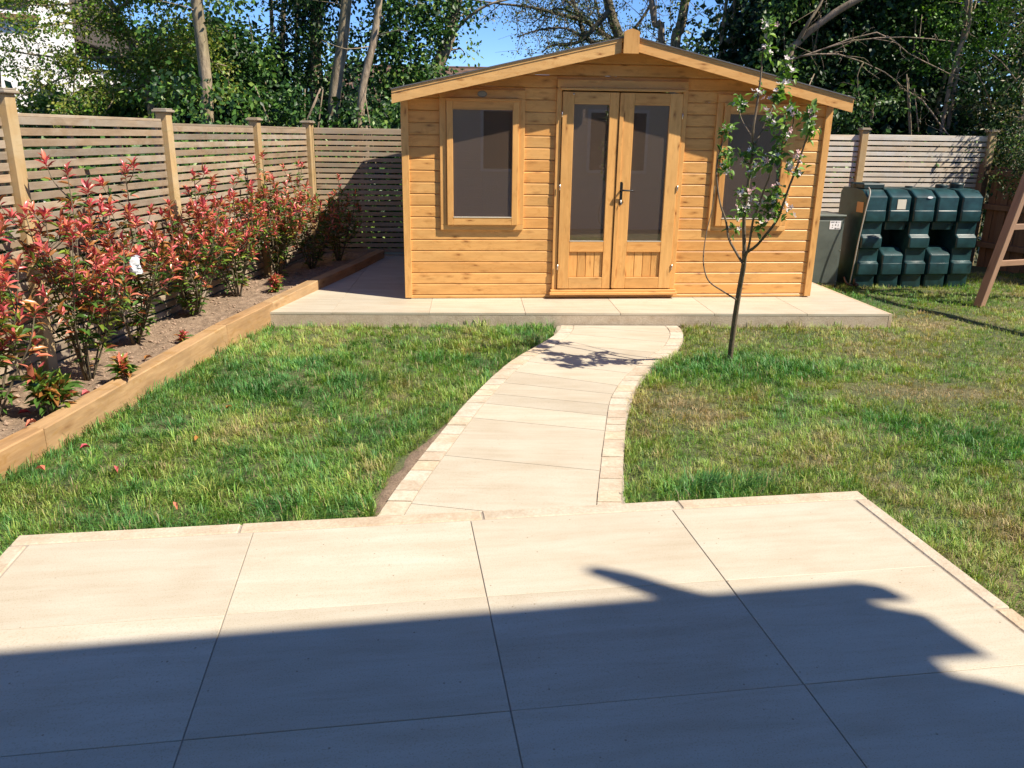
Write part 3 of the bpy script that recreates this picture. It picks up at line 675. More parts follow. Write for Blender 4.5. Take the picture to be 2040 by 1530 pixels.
# shell
box('side_wall', 0.0, 0.03, 0.03, HDEP, 0.0, 1.93, MH_X, house, 0); box('side_wall', HWID-0.03, HWID, 0.03, HDEP, 0.0, 1.93, MH_X, house, 0)
prism('back_wall', [(0, 0), (HWID, 0), (HWID, 1.93), (XC, 2.40), (0, 1.93)], 'y', HDEP, HDEP+0.03, MH_IN, house)
for k in range(17): box('lining_board', 0.035, HWID-0.035, HDEP-0.012, HDEP-0.002, 0.02+k*0.115, 0.02+k*0.115+0.111, MH_IN, house, 0.004)
box('floor', 0.03, HWID-0.03, 0.03, HDEP-0.013, 0.03, 0.05, MH_IN, house, 0)
prism('inner_panel', [(0.80, 0.05), (1.42, 0.05), (1.42, 1.95), (0.80, 1.85)], 'y', 0.62, 0.64, plain('grey_lining_panel', (0.25, 0.22, 0.20), 0.8, nsc=3), house)

def window(x0, x1, tag=None):
    """opening casement window: casing, sash with glass, drip strip"""
    zb_, zt_ = 0.69, 1.998
    wn = box('window_casing', x0, x0+0.062, -0.030, 0.018, zb_+0.052, zt_-0.077, MH_Z, house, 0.003)   # left jamb carries the window's other pieces
    wn.name = 'window'
    def sub(name, a, b, c, d, e, f, mt, ch=0.003):
        o = box(name, a, b, c, d, e, f, mt, wn, ch); o.location = Vector(o.location)-Vector(wn.location); return o
    sub('casing', x1-0.062, x1, -0.030, 0.018, zb_+0.052, zt_-0.077, MH_Z)
    sub('casing', x0, x1, -0.030, 0.018, zb_, zb_+0.052, MH_X)
    sub('casing', x0+0.001, x1-0.001, -0.030, 0.018, zt_-0.077, zt_, MH_X)
    sub('drip_strip', x0+0.058, x1-0.055, -0.062, -0.0305, zt_-0.105, zt_-0.079, MH_X)
    a, b, c0, c1 = x0+0.066, x1-0.060, 0.742, 1.893
    s = 0.060
    sub('sash', a, a+s, -0.054, -0.004, c0, c1, MH_Z); sub('sash', b-s, b, -0.054, -0.004, c0, c1, MH_Z)
    sub('sash', a+s+0.0005, b-s-0.0005, -0.0535, -0.004, c0, c0+0.072, MH_X); sub('sash', a+s+0.0005, b-s-0.0005, -0.0535, -0.004, c1-0.068, c1, MH_X)
    sub('bead', a+s+0.0005, b-s-0.0005, -0.058, -0.040, c0+0.0725, c0+0.078, M_LABEL, 0)
    sub('bead', a+s+0.0005, b-s-0.0005, -0.058, -0.040, c1-0.076, c1-0.0685, MH_X, 0)
    sub('pane', a+s-0.004, b-s+0.004, -0.032, -0.028, c0+0.068, c1-0.064, M_GLASS, 0)
    return wn
window(0.352, 1.168); window(HWID-1.168, HWID-0.352)

# door frame and leaves
box('door_frame', 1.470, 1.519, -0.030, 0.020, 0.096, 2.030, MH_Z, house); box('door_frame', 2.700, 2.750, -0.030, 0.020, 0.096, 2.030, MH_Z, house)
box('door_frame', 1.471, 2.749, -0.030, 0.020, 2.031, 2.104, MH_X, house)
box('drip_strip', 1.505, 2.715, -0.066, -0.0305, 2.007, 2.029, MH_X, house)
for k, (yy, za, zc) in enumerate(((-0.078, 0.044, 0.072), (-0.062, 0.0725, 0.095))):
    box('threshold', 1.445+0.01*k, 2.770-0.01*k, yy, 0.0, za, zc, MH_X, house, 0.004)
def door(x0, x1, gl0, gl1, handle):
    y0, y1 = -0.048, -0.004; zb_, zt_ = 0.106, 1.994
    st = box('door_stile', x0, gl0, y0, y1, zb_, zt_, MH_Z, house); st.name = 'door'
    def sub(name, a, b, c, d, e, f, mt, ch=0.003, parent=st):
        o = box(name, a, b, c, d, e, f, mt, parent, ch); o.location = Vector(o.location)-Vector(st.location); return o
    sub('stile', gl1, x1, y0, y1, zb_, zt_, MH_Z)
    for a, b in ((zt_-0.110, zt_), (0.478, 0.583), (zb_, 0.222)):
        sub('rail', gl0+0.0008, gl1-0.0008, y0+0.0006, y1, a, b, MH_X)
    sub('pane', gl0-0.004, gl1+0.004, -0.028, -0.024, 0.580, zt_-0.107, M_GLASS, 0)
    sub('bead', gl0+0.001, gl1-0.001, y0-0.002, y0+0.012, 0.5835, 0.5885, M_LABEL, 0)
    wslat = (gl1-gl0)/4
    for k in range(4):
        sub('panel_board', gl0+k*wslat+0.002, gl0+(k+1)*wslat-0.002, -0.030, -0.016, 0.2225, 0.4775, MH_Z, 0.0035)
    sub('panel_backing', gl0, gl1, -0.015, -0.010, 0.2225, 0.4775, MH_IN, 0)
    if handle:
        hx_ = x0+0.040
        pl = [( hx_-0.017, 0.955), (hx_-0.008, 0.943), (hx_+0.008, 0.943), (hx_+0.017, 0.955), (hx_+0.017, 1.155), (hx_+0.008, 1.167), (hx_-0.008, 1.167), (hx_-0.017, 1.155)]
        o = prism('handle_plate', pl, 'y', y0-0.010, y0-0.0005, M_BLACK, st); o.location = Vector(o.location)-Vector(st.location)
        tb = Tubes(); tb.add([(hx_, y0-0.008, 1.088), (hx_, y0-0.045, 1.088), (hx_+0.015, y0-0.055, 1.088), (hx_+0.06, y0-0.055, 1.086), (hx_+0.115, y0-0.052, 1.084)], 0.010, 0.0075, 8)
        o = obj('lever', tb.mesh('lever'), M_BLACK, st); o.location = -Vector(st.location)
        tb = Tubes(); tb.add([(hx_, y0-0.008, 0.985), (hx_, y0-0.024, 0.985)], 0.010, 0.009, 10, k=1); tb.add([(hx_+.002, y0-.02, .983), (hx_+.004, y0-.03, .965), (hx_+.004, y0-.032, .945)], .0035, .0035, 6)
        o = obj('lock_cylinder', tb.mesh('lock'), M_STEEL, st); o.location = -Vector(st.location)
    hx2 = x1+0.004 if handle else x0-0.004
    for hz_ in (1.79, 1.11, 0.325):
        tb = Tubes(); tb.add([(hx2, -0.055, hz_-0.028), (hx2, -0.055, hz_+0.028)], 0.0065, 0.0065, 8, k=1)
        o = obj('hinge', tb.mesh('hinge'), M_STEEL, st); o.location = -Vector(st.location)
    return st
dl = door(1.524, 2.072, 1.636, 1.982, False); dr = door(2.090, 2.696, 2.222, 2.573, True)
o = box('meeting_bead', 2.072, 2.112, -0.060, -0.0485, 0.112, 1.990, MH_Z, dr, 0.003); o.location = Vector(o.location)-Vector(dr.location); o.location.x += 0.006
tb = Tubes(); tb.add([(1.625, -0.052, 1.972), (1.625, -0.075, 1.972)], 0.009, 0.008, 8, k=1)
o = obj('door_stop', tb.mesh('stop'), M_STEEL, dl); o.location = -Vector(dl.location)
# oval badge over the left window
bp = [(0.757+0.046*cos(a), 1.958+0.029*sin(a)) for a in np.linspace(0, 2*pi, 24, endpoint=False)]
badge = prism('badge', bp, 'y', -0.036, -0.0305, M_BADGE, house)
bp2 = [(0.757+0.038*cos(a), 1.958+0.022*sin(a)) for a in np.linspace(0, 2*pi, 24, endpoint=False)]
o = prism('badge_face', bp2, 'y', -0.038, -0.0362, plain('badge_face_grey', (0.30, 0.29, 0.25), 0.4, 0.3, bmp=0), badge); o.location = Vector(o.location)-Vector(badge.location)

# ------------------------------------------------------------------ slatted fences
def mesh_slat(L): return chamfer_box(L, 0.018, 0.050, 0.002)
SP = 0.0697
def slat_fence(name, p0, ang, tops, plens, zbase, mat, label, first_post=True, npanel=4, postw=0.095):
    root = empty(name, p0, ang, label, 'fence')
    bme = chamfer_box(0.038, 0.030, 1.74, 0.002); bme.materials.append(M_SLAT)
    pm = {}
    x = 0
    for k in range(npanel+1):
        zt_ = tops[min(k, npanel-1)] if k == 0 else max(tops[k-1], tops[min(k, npanel-1)])
        zt_ += 0.075
        h_ = zt_-(-0.2)
        po = box('post', x-postw/2, x+postw/2, -0.055, 0.045, -0.2, zt_, M_POST, root, 0.004)
        cp = chamfer_box(postw+0.045, 0.145, 0.022, 0.006)
        c = obj('post_cap', cp, M_CAP, po, (0, 0, h_/2+0.011))
        c2 = obj('post_cap', chamfer_box(postw+0.022, 0.115, 0.012, 0.004), M_CAP, po, (0, 0, h_/2+0.028))
        if k == npanel: break
        plen = plens[k]; me = mesh_slat(plen); me.materials.append(mat); xc = x+postw/2+plen/2+0.004; top = tops[k]
        obj('top_rail', chamfer_box(plen, 0.052, 0.022, 0.003), mat, root, (xc, 0.018, top+0.011))
        ns = 25
        for s in range(ns):
            z = top-0.024-s*SP
            if z < zbase: break
            o = obj('slat', me, None, root, (xc+random.uniform(-.001, .001), random.uniform(-.0015, .0015), z+random.uniform(-.0015, .0015)), (random.uniform(-.03, .03), random.uniform(-.0012, .0012), 0))
        for f_ in (0.03, 0.335, 0.66, 0.97):
            obj('batten', bme, None, root, (xc-plen/2+plen*f_, 0.026, top-0.87))
        x += postw+plen+0.008
    return root
FA = math.atan2(1, 0.105)
d_ = Vector((0.105, 1, 0)).normalized(); st = Vector((-3.26, 5.35, 0)) - d_*1.98 + d_*0.06
lf = slat_fence('left_slat_fence', tuple(st - d_*0.0), FA, [1.72, 1.66, 1.628, 1.628], [1.83, 1.83, 1.79, 1.52], -0.16, M_SLAT,
           'weathered grey brown slatted fence behind the red shrubs, its panels stepping down', npanel=4)
corner = st + d_*(4*0.103+1.83+1.83+1.79+1.52)
bf = slat_fence('back_slat_fence', (corner.x+0.02, corner.y+0.06, 0), YAW_H, [1.628, 1.628, 1.628, 1.64, 1.65], [1.775]*5, -0.16, M_SLAT_Y,
           'slatted fence across the end of the garden behind the summerhouse and the tank', npanel=5)
for ch in bf.children:                                   # the two right-hand panels are paler
    if ch.name.startswith(('slat', 'top_rail')) and ch.location.x > 4.6:
        ch.data = ch.data.copy() if ch.data.users > 1 and not ch.data.get('pale') else ch.data
        ch.data.materials.clear(); ch.data.materials.append(M_SLAT_NEW)
bend = Vector(bf.location) + Matrix.Rotation(YAW_H, 3, 'Z') @ Vector((5*(0.095+1.775+0.008), 0, 0))

# right closeboard fence in the shade
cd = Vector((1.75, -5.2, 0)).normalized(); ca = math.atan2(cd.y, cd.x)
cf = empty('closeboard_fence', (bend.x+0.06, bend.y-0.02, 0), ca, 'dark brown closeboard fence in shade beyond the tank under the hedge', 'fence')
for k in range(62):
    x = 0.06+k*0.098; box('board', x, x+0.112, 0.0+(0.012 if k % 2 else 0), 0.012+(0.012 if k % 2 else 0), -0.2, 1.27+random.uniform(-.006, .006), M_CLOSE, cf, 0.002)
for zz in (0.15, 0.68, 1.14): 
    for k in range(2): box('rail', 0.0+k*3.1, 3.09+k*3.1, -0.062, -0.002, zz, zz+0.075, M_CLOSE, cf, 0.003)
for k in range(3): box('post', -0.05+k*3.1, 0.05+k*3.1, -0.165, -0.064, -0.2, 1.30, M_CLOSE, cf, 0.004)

# ------------------------------------------------------------------ oil tank
tank = empty('oil_tank', (4.150, 9.640, -0.13), radians(8), 'dark green ribbed plastic oil tank with two lids in front of the slatted fence', 'oil tank')
def rib(x0, x1, levels, name, ydepth=0.62):
    """levels: list of (z0,z1,yfront) stacked bands, rounded shoulder on top; builds a lofted shell"""
    bm = bmesh.new()
    prof = []
    for (z0, z1, yf) in levels:
        prof += [(yf, z0), (yf, z1)]
    prof.append((yf+0.11, z1+0.075)); prof.append((yf+0.26, z1+0.090)); yb = ydepth
    prof.append((yb-0.05, z1+0.090)); prof.append((yb, z1+0.03)); prof.append((yb, levels[0][0]))
    def ring(x, s): return [bm.verts.new((x, y+(s if y < yb-0.1 else -s)*1.0, z)) for y, z in prof]
    c = 0.014
    r0 = ring(x0, c); r1 = ring(x0+c, 0); r2 = ring(x1-c, 0); r3 = ring(x1, c); n = len(prof)
    for a, b in ((r0, r1), (r1, r2), (r2, r3)):
        for i in range(n): bm.faces.new((a[i], b[i], b[(i+1) % n], a[(i+1) % n]))
    bm.faces.new(r0[::-1]); bm.faces.new(r3)
    bmesh.ops.recalc_face_normals(bm, faces=bm.faces)
    bmesh.ops.bevel(bm, geom=[e for e in bm.edges if not e.is_boundary and abs(e.calc_face_angle(0)) > 0.5], offset=0.007, segments=2, affect='EDGES', profile=0.6)
    me = bpy.data.meshes.new(name); bm.to_mesh(me); bm.free(); me.shade_smooth()
    try: me.set_sharp_from_angle(angle=radians(28))
    except Exception: pass
    return obj(name, me, M_TANK, tank)
FULL = [(0.0, 0.215, 0.060), (0.235, 0.36, 0.0), (0.395, 0.545, 0.055), (0.560, 0.68, 0.0), (0.715, 0.865, 0.050), (0.88, 1.10, 0.005)]
LV = [(0.0, 0.155, 0.045), (0.170, 0.300, 0.0), (0.325, 0.475, 0.045), (0.490, 0.610, 0.0), (0.645, 0.790, 0.045), (0.805, 0.925, 0.0), (0.93, 1.085, 0.008)]
xr = 0.0
wcol, wgap = 0.268, 0.042
for k in range(5):
    x0 = k*(wcol+wgap)
    if k % 2 == 0: r_ = rib(x0, x0+wcol, LV, 'rib')
    else:
        up_ = [(0.70, 0.79, 0.06), (0.805, 0.925, 0.012), (0.93, 1.085, 0.018)]; rib(x0, x0+wcol, up_, 'rib')
        rib(x0, x0+wcol, [(0.0, 0.155, 0.04), (0.170, 0.30, 0.0), (0.302, 0.40, 0.006)], 'step', 0.40)
TL = 5*wcol+4*wgap
prism('tank_core', [(0.42, 0.0), (0.56, 0.0), (0.56, 1.135), (0.30, 1.160), (0.17, 1.10), (0.10, 1.02), (0.10, 0.75), (0.42, 0.72)], 'x', 0.02, TL-0.02, M_TANK_LID, tank)  # darker plastic than the ribs, so the colour carries the shade of the hollows
def lathe(name, prof, mat, parent, loc, seg=20):
    vs = []; fs = []
    for r, z in prof:
        for k in range(seg): vs.append((r*cos(2*pi*k/seg), r*sin(2*pi*k/seg), z))
    for i in range(len(prof)-1):
        for k in range(seg): fs.append((i*seg+k, i*seg+(k+1) % seg, (i+1)*seg+(k+1) % seg, (i+1)*seg+k))
    fs.append(tuple((len(prof)-1)*seg+k for k in range(seg)))
    me = mesh(name, vs, fs); me.shade_smooth()
    try: me.set_sharp_from_angle(angle=radians(35))
    except Exception: pass
    return obj(name, me, mat, parent, loc)
box('inspection_cover', 0.02, 0.30, 0.16, 0.46, 1.165, 1.235, M_TANK_LID, tank, 0.015)
lathe('lid', [(0.055, 0), (0.055, 0.045), (0.048, 0.055), (0.0, 0.057)], M_TANK_LID, tank, (0.06, 0.36, 1.17))
lathe('lid', [(0.075, 0), (0.080, 0.06), (0.070, 0.075), (0.0, 0.078)], M_TANK_LID, tank, (1.36, 0.34, 1.165))
lathe('lid', [(0.07, 0), (0.07, 0.045), (0.060, 0.055), (0.0, 0.057)], M_TANK_LID, tank, (1.17, 0.36, 1.165))
lathe('vent', [(0.045, 0), (0.045, 0.03), (0.0, 0.032)], M_TANK_LID, tank, (0.75, 0.38, 1.165), 14)
box('label', 0.400, 0.510, 0.0125, 0.0165, 0.945, 1.060, M_LABEL, tank, 0)
box('label', -0.0045, -0.0005, 0.06, 0.20, 0.90, 1.02, M_LABEL_T, tank, 0)
# oval scuff sticker
prism('sticker', [(0.80+0.035*cos(a), 1.085+0.014*sin(a)) for a in np.linspace(0, 2*pi, 14, endpoint=False)], 'y', -0.001, 0.0035, M_LABEL_W, tank)
tb = Tubes(); tb.add([(-0.02, -0.03, 0.05), (-0.09, -0.05, 0.05), (-0.14, -0.03, 0.08), (-0.15, 0.02, 0.14)], 0.014, 0.012, 7); tb.add([(0.0, 0.02, 0.05), (-0.02, -0.06, 0.05)], 0.028, 0.028, 8, k=1); tb.add([(-0.05, -0.05, 0.05), (-0.05, -0.05, 0.13)], 0.018, 0.012, 7, k=1)
tb.add([(-0.09, -0.04, 0.0), (-0.02, -0.04, 0.01), (0.06, -0.03, 0.0)], 0.016, 0.016, 7)
obj('outlet_valve', tb.mesh('valve'), plain('bronze_valve', (0.12, 0.07, 0.045), 0.5, 0.6), tank)
tb = Tubes(); tb.add([(0.055, 0.10, 1.19), (0.035, 0.02, 1.13), (-0.02, -0.03, 0.95), (-0.075, -0.06, 0.60), (-0.10, -0.07, 0.30), (-0.115, -0.07, 0.08)], 0.0085, 0.0085, 6)
obj('sight_tube', tb.mesh('tube'), M_HOSE, tank)

cab = empty('boiler_cabinet', (3.955, 9.735, -0.13), radians(4), 'grey green metal cabinet between the summerhouse corner and the oil tank', 'metal cabinet')
box('body', -0.62, 0.0, 0.0, 0.50, 0.02, 0.845, M_CAB, cab, 0.004)
box('front_door', -0.60, -0.028, -0.014, -0.0005, 0.05, 0.80, M_CAB, cab, 0.003)
box('top_cover', -0.635, 0.012, -0.018, 0.52, 0.8455, 0.868, M_CAB, cab, 0.004)
box('base_frame', -0.60, -0.01, 0.02, 0.48, -0.02, 0.0195, M_BLACK, cab, 0)
lab = box('label', -0.185, -0.050, -0.0175, -0.0145, 0.700, 0.800, M_LABEL_W, cab, 0)
lx0, lz0 = -0.185, 0.700
for (a, b, c0, c1) in [(0.012, 0.062, 0.086, 0.090), (0.012, 0.05, 0.079, 0.082), (0.070, 0.082, 0.075, 0.092), (0.088, 0.122, 0.084, 0.087), (0.064, 0.078, 0.044, 0.058), (0.030, 0.040, 0.044, 0.055), (0.030, 0.038, 0.018, 0.028), (0.064, 0.082, 0.006, 0.018), (0.086, 0.126, 0.008, 0.014), (0.100, 0.106, 0.035, 0.06)]:
    o = box('printed_mark', lx0+a, lx0+b, -0.0186, -0.0176, lz0+c0, lz0+c1, M_INK, lab, 0); o.location = Vector(o.location)-Vector(lab.location)
for zz in (0.07, 0.45):
    lathe('screw', [(0.007, 0), (0.007, 0.004), (0, 0.005)], M_STEEL, cab, (-0.012, -0.003, zz), 8).rotation_euler = (pi/2, 0, 0)

# ------------------------------------------------------------------ swing frame at the right edge
sw = empty('swing_frame', (5.116, 8.664, -0.14), 0, 'brown timber swing frame with crossed rungs standing at the right edge of the lawn', 'swing frame')
aP = Vector((0.93, 0.367, 0)).normalized(); bP = Vector((0.367, -0.93, 0)).normalized()
def beam(name, p, q, w_, h_, mat=M_SWING, parent=sw):
    p = Vector(p); q = Vector(q); d = q-p; me = chamfer_box(w_, h_, d.length, 0.004)
    o = obj(name, me, mat, parent, tuple((p+q)/2)); o.rotation_mode = 'QUATERNION'; o.rotation_quaternion = d.to_track_quat('Z', 'Y'); return o
def endframe(off, full=True):
    foot1 = off; foot2 = off + aP*1.20 + Vector((0, 0, 0)); apex = off + aP*0.60 + Vector((0, 0, 2.25))
    beam('leg', foot1, apex, 0.095, 0.07); beam('leg', foot2, apex-Vector((0.0, 0, .02)), 0.095, 0.07)
    if full:
        for zz in (0.47, 0.86, 1.25):
            t_ = zz/2.25; a = off+aP*(0.60*t_)+Vector((0, 0, zz)); b = off+aP*(1.20-0.60*t_)+Vector((0, 0, zz))
            beam('rung', a+aP*0.02, b-aP*0.02, 0.038, 0.062)
        beam('cross_board', off+aP*0.18+Vector((0, 0, 1.84))+bP*0.06, off+aP*1.25+Vector((0, 0, 1.84))+bP*0.06, 0.04, 0.13)
    return apex
a1 = endframe(Vector((0, 0, 0))); a2 = endframe(bP*2.5, False)
beam('top_beam', a1-bP*0.25+Vector((0, 0, 0.03)), a2+bP*0.25+Vector((0, 0, 0.03)), 0.09, 0.11)
# swing seat hanging from two ropes
seat_c = (a1*0.62+a2*0.38); 
for s in (-0.2, 0.2):
    tb = Tubes(); tb.add([tuple(seat_c+bP*s), tuple(seat_c+bP*s-Vector((0, 0, 1.72)))], 0.008, 0.008, 6, k=1); obj('rope', tb.mesh('rope'), M_HOSE, sw)
beam('seat', seat_c+bP*(-0.25)-Vector((0, 0, 1.73)), seat_c+bP*0.25-Vector((0, 0, 1.73)), 0.17, 0.03)

# ------------------------------------------------------------------ leaves
def leaf_poly(L=1.0, W_=0.4, fold=0.18, curl=0.15):
    """8-vertex folded leaf, base at origin, tip along +x, normal +z"""
    return np.array([(0, 0, 0), (0.30, -0.42*W_, fold*W_), (0.32, 0, 0), (0.30, 0.42*W_, fold*W_), (0.66, -0.36*W_, fold*W_-curl*0.25), (0.68, 0, -curl*0.2), (0.66, 0.36*W_, fold*W_-curl*0.25), (1, 0, -curl)])*L
LF = [(0, 1, 2), (0, 2, 3), (1, 4, 5), (1, 5, 2), (2, 5, 6), (2, 6, 3), (4, 7, 5), (5, 7, 6)]
LFn = np.array(LF)
def frames(d, nrm):
    d = d/np.linalg.norm(d, axis=-1, keepdims=True); s = np.cross(nrm, d); s /= (np.linalg.norm(s, axis=-1, keepdims=True)+1e-9); n_ = np.cross(d, s); return d, s, n_
def scatter_leaves(P, Dv, Nv, size, W_=0.42, curl=0.18, fold=0.3):
    """full folded leaves -> V,F"""
    d, s, n_ = frames(Dv, Nv); base = leaf_poly(1, W_, fold, curl)
    V = P[:, None, :] + size[:, None, None]*(base[None, :, 0, None]*d[:, None, :] + base[None, :, 1, None]*s[:, None, :]+base[None, :, 2, None]*n_[:, None, :])
    F = (np.arange(len(P))*8)[:, None, None] + LFn[None]; return V.reshape(-1, 3), F.reshape(-1, 3)
def quad_leaves(P, Dv, Nv, size, W_=0.55, fold=0.22):
    """cheap 4-vertex folded diamond leaves"""
    d, s, n_ = frames(Dv, Nv); sz = size[:, None]
    a = P; b = P+sz*(0.45*d+0.5*W_*s+fold*0.5*n_*W_); c = P+sz*d; e = P+sz*(0.45*d-0.5*W_*s+fold*0.5*n_*W_)
    V = np.stack([a, b, c, e], 1).reshape(-1, 3); k = (np.arange(len(P))*4)[:, None]
    return V, np.concatenate([k+np.array([0, 1, 2]), k+np.array([0, 2, 3])], 0)
def runit(n): v = RNG.normal(size=(n, 3)); return v/np.linalg.norm(v, axis=1, keepdims=True)

PAL_IVY = np.array([[0.009, 0.027, 0.008], [0.019, 0.055, 0.012], [0.048, 0.115, 0.020], [0.12, 0.20, 0.035]])
PAL_LAUREL = np.array([[0.012, 0.038, 0.009], [0.030, 0.085, 0.016], [0.075, 0.165, 0.028], [0.19, 0.28, 0.05]])
PAL_YEL = np.array([[0.10, 0.15, 0.022], [0.16, 0.21, 0.028], [0.24, 0.27, 0.035], [0.30, 0.30, 0.06]])
PAL_BRIGHT = np.array([[0.06, 0.15, 0.015], [0.09, 0.21, 0.02], [0.13, 0.28, 0.03], [0.19, 0.33, 0.04]])
PAL_SPARSE = np.array([[0.05, 0.08, 0.02], [0.09, 0.13, 0.03], [0.15, 0.18, 0.05], [0.2, 0.2, 0.08]])
PAL_TWIG = np.array([[0.14, 0.12, 0.055], [0.22, 0.18, 0.085], [0.30, 0.25, 0.13], [0.13, 0.17, 0.05]])
def pick_cols(n, pal, clump, sd=0.75):
    t = np.clip(clump+RNG.normal(0, sd, n)*0.33, 0, 0.999)*(len(pal)-1); i = t.astype(int); f = (t-i)[:, None]
    return (pal[i]*(1-f)+pal[np.minimum(i+1, len(pal)-1)]*f)*RNG.uniform(0.75, 1.25, (n, 1))
SUNV = np.array(sun_dir[:])
def foliage(centers, per, spread, size, pal, flat=0.6, clump=None, out=None, wid=0.6):
    """leaf sprays around centres"""
    centers = np.asarray(centers, float); m_ = len(centers); n = m_*per
    ci = np.repeat(np.arange(m_), per); off = RNG.normal(size=(n, 3))*np.array([1, 1, flat])*spread
    P = centers[ci]+off
    out = np.array([0.15, -0.75, 0.35]) if out is None else np.asarray(out)
    Nv = runit(n)*0.85 + out; Dv = runit(n)*0.7 + np.array([0, -0.3, -0.45]) + off/spread*0.35
    cl = (RNG.random(m_) if clump is None else clump)[ci]
    sz = size*RNG.uniform(0.6, 1.3, n)
    V, F = quad_leaves(P, Dv, Nv, sz, wid); return V, F, np.repeat(pick_cols(n, pal, cl*0.78+0.04), 4, 0)
def join(parts):
    V = []; F = []; C = []; k = 0
    for v, f, c in parts: V.append(v); F.append(f+k); C.append(c); k += len(v)
    return np.vstack(V), np.vstack(F), np.vstack(C)
def leafobj(name, parts, parent, mat=M_IVY, loc=(0, 0, 0)):
    V, F, C = join(parts); return obj(name, npmesh(name, V-np.array(loc), F, C), mat, parent)

def tree(name, label, trunks, leafparts, mat=M_IVY, barkm=M_BARK_PALE, branches=(), cat='tree', group='trees beyond the fence', leafname='crown'):
    base = Vector(trunks[0][0][0]) if trunks else Vector((0, 0, 0))
    b = Vector(min(trunks[0][0], key=lambda p: p[2])) if trunks else Vector(tuple(leafparts[0][0].mean(0))); b.z = -0.2
    root = empty(name, tuple(b), 0, label, cat, group); lo = tuple(-b)
    for pts, r0, r1 in trunks:
        tb = Tubes(); tb.add(pts, r0, r1, 10, 4, 0.06); o = obj('trunk', tb.mesh('trunk'), barkm, root, lo)
    if len(branches):
        for pts, r0, r1 in branches:
            if r0 >= 0.022: tb = Tubes(); tb.add(pts, r0, r1, 7, 3, 0.05); obj('branch', tb.mesh('branch'), barkm, root, lo)
        tb = Tubes(); any_ = False
        for pts, r0, r1 in branches:
            if r0 < 0.022: tb.add(pts, r0, r1, 5, 2); any_ = True
        if any_: obj('twigs', tb.mesh('twigs'), barkm, root, lo, kind='stuff')
    if leafparts: leafobj(leafname, leafparts, root, mat).location = lo
    return root
def down(pts, z=-0.2):
    p = list(pts); lowest = min(p, key=lambda q: q[2])
    if p[-1] is lowest or p[-1][2] < p[0][2]: p.append((p[-1][0]+0.02, p[-1][1], z))
    return p[::-1]            # base first
def along(pts, n, jit=0.0, t0=0.0, t1=1.0):
    p = smooth_path(pts, 6); L = np.r_[0, np.cumsum(np.linalg.norm(np.diff(p, axis=0), axis=1))]; t = RNG.uniform(t0, t1, n)*L[-1]
    q = np.stack([np.interp(t, L, p[:, i]) for i in range(3)], 1); return q+RNG.normal(0, 1, (n, 3))*jit
def boxpts(n, x0, x1, y0, y1, z0, z1, topf=None):
    """points in a box, favouring the camera-facing side; topf(x)->max z"""
    x = RNG.uniform(x0, x1, n); y = y0+(y1-y0)*RNG.random(n)**1.6; z = RNG.uniform(z0, z1, n)
    if topf is not None:
        k = z < topf(x)+RNG.normal(0, 0.12, n); x, y, z = x[k], y[k], z[k]
    return np.stack([x, y, z], 1)
def lumpy(P, sc=1.3, thr=0.42, seed=5):
    v = fbm(P[:, 0]+P[:, 1]*0.7, P[:, 2]*1.1, sc, seed, 3); return P[v > thr]
def random_twigs(pts, n, length, r, spread=1.0, upb=0.2, jit=0.1):
    out = []
    for q in along(pts, n):
        d = runit(1)[0]*spread + np.array([0, 0, upb]); d /= np.linalg.norm(d); L = length*random.uniform(0.4, 1.1)
        p1 = q+d*L*0.5+RNG.normal(0, 0.12*L, 3); p2 = q+d*L+RNG.normal(0, 0.2*L, 3)
        out.append(([tuple(q), tuple(p1), tuple(p2)], r*random.uniform(0.6, 1.2), r*0.35))
    return out

# T1 pale trunk with ivy, left
t1 = down([(-4.045, 11.5, 5.588), (-4.148, 11.5, 4.11), (-4.213, 11.5, 3.23), (-4.197, 11.5, 2.682), (-4.198, 11.5, 2.051), (-4.262, 11.5, 1.129)])
c1 = np.vstack([along(t1, 26, 0.30, 0.5, 1.0)+np.array([-0.1, 0.1, 0]), boxpts(60, -5.6, -3.9, 12.0, 13.6, 3.3, 6.2)])
c1 = np.vstack([c1, boxpts(70, -4.75, -3.6, 11.0, 11.5, 0.2, 2.25, lambda x: 2.15+0*x)])
tree('pale_trunk_tree', 'tree with a bare tan trunk rising behind the second panel of the left fence', [(t1, 0.088, 0.066)], [foliage(c1, 40, 0.16, 0.085, PAL_LAUREL)], branches=random_twigs(t1[3:], 16, 0.9, 0.012, 1.0))
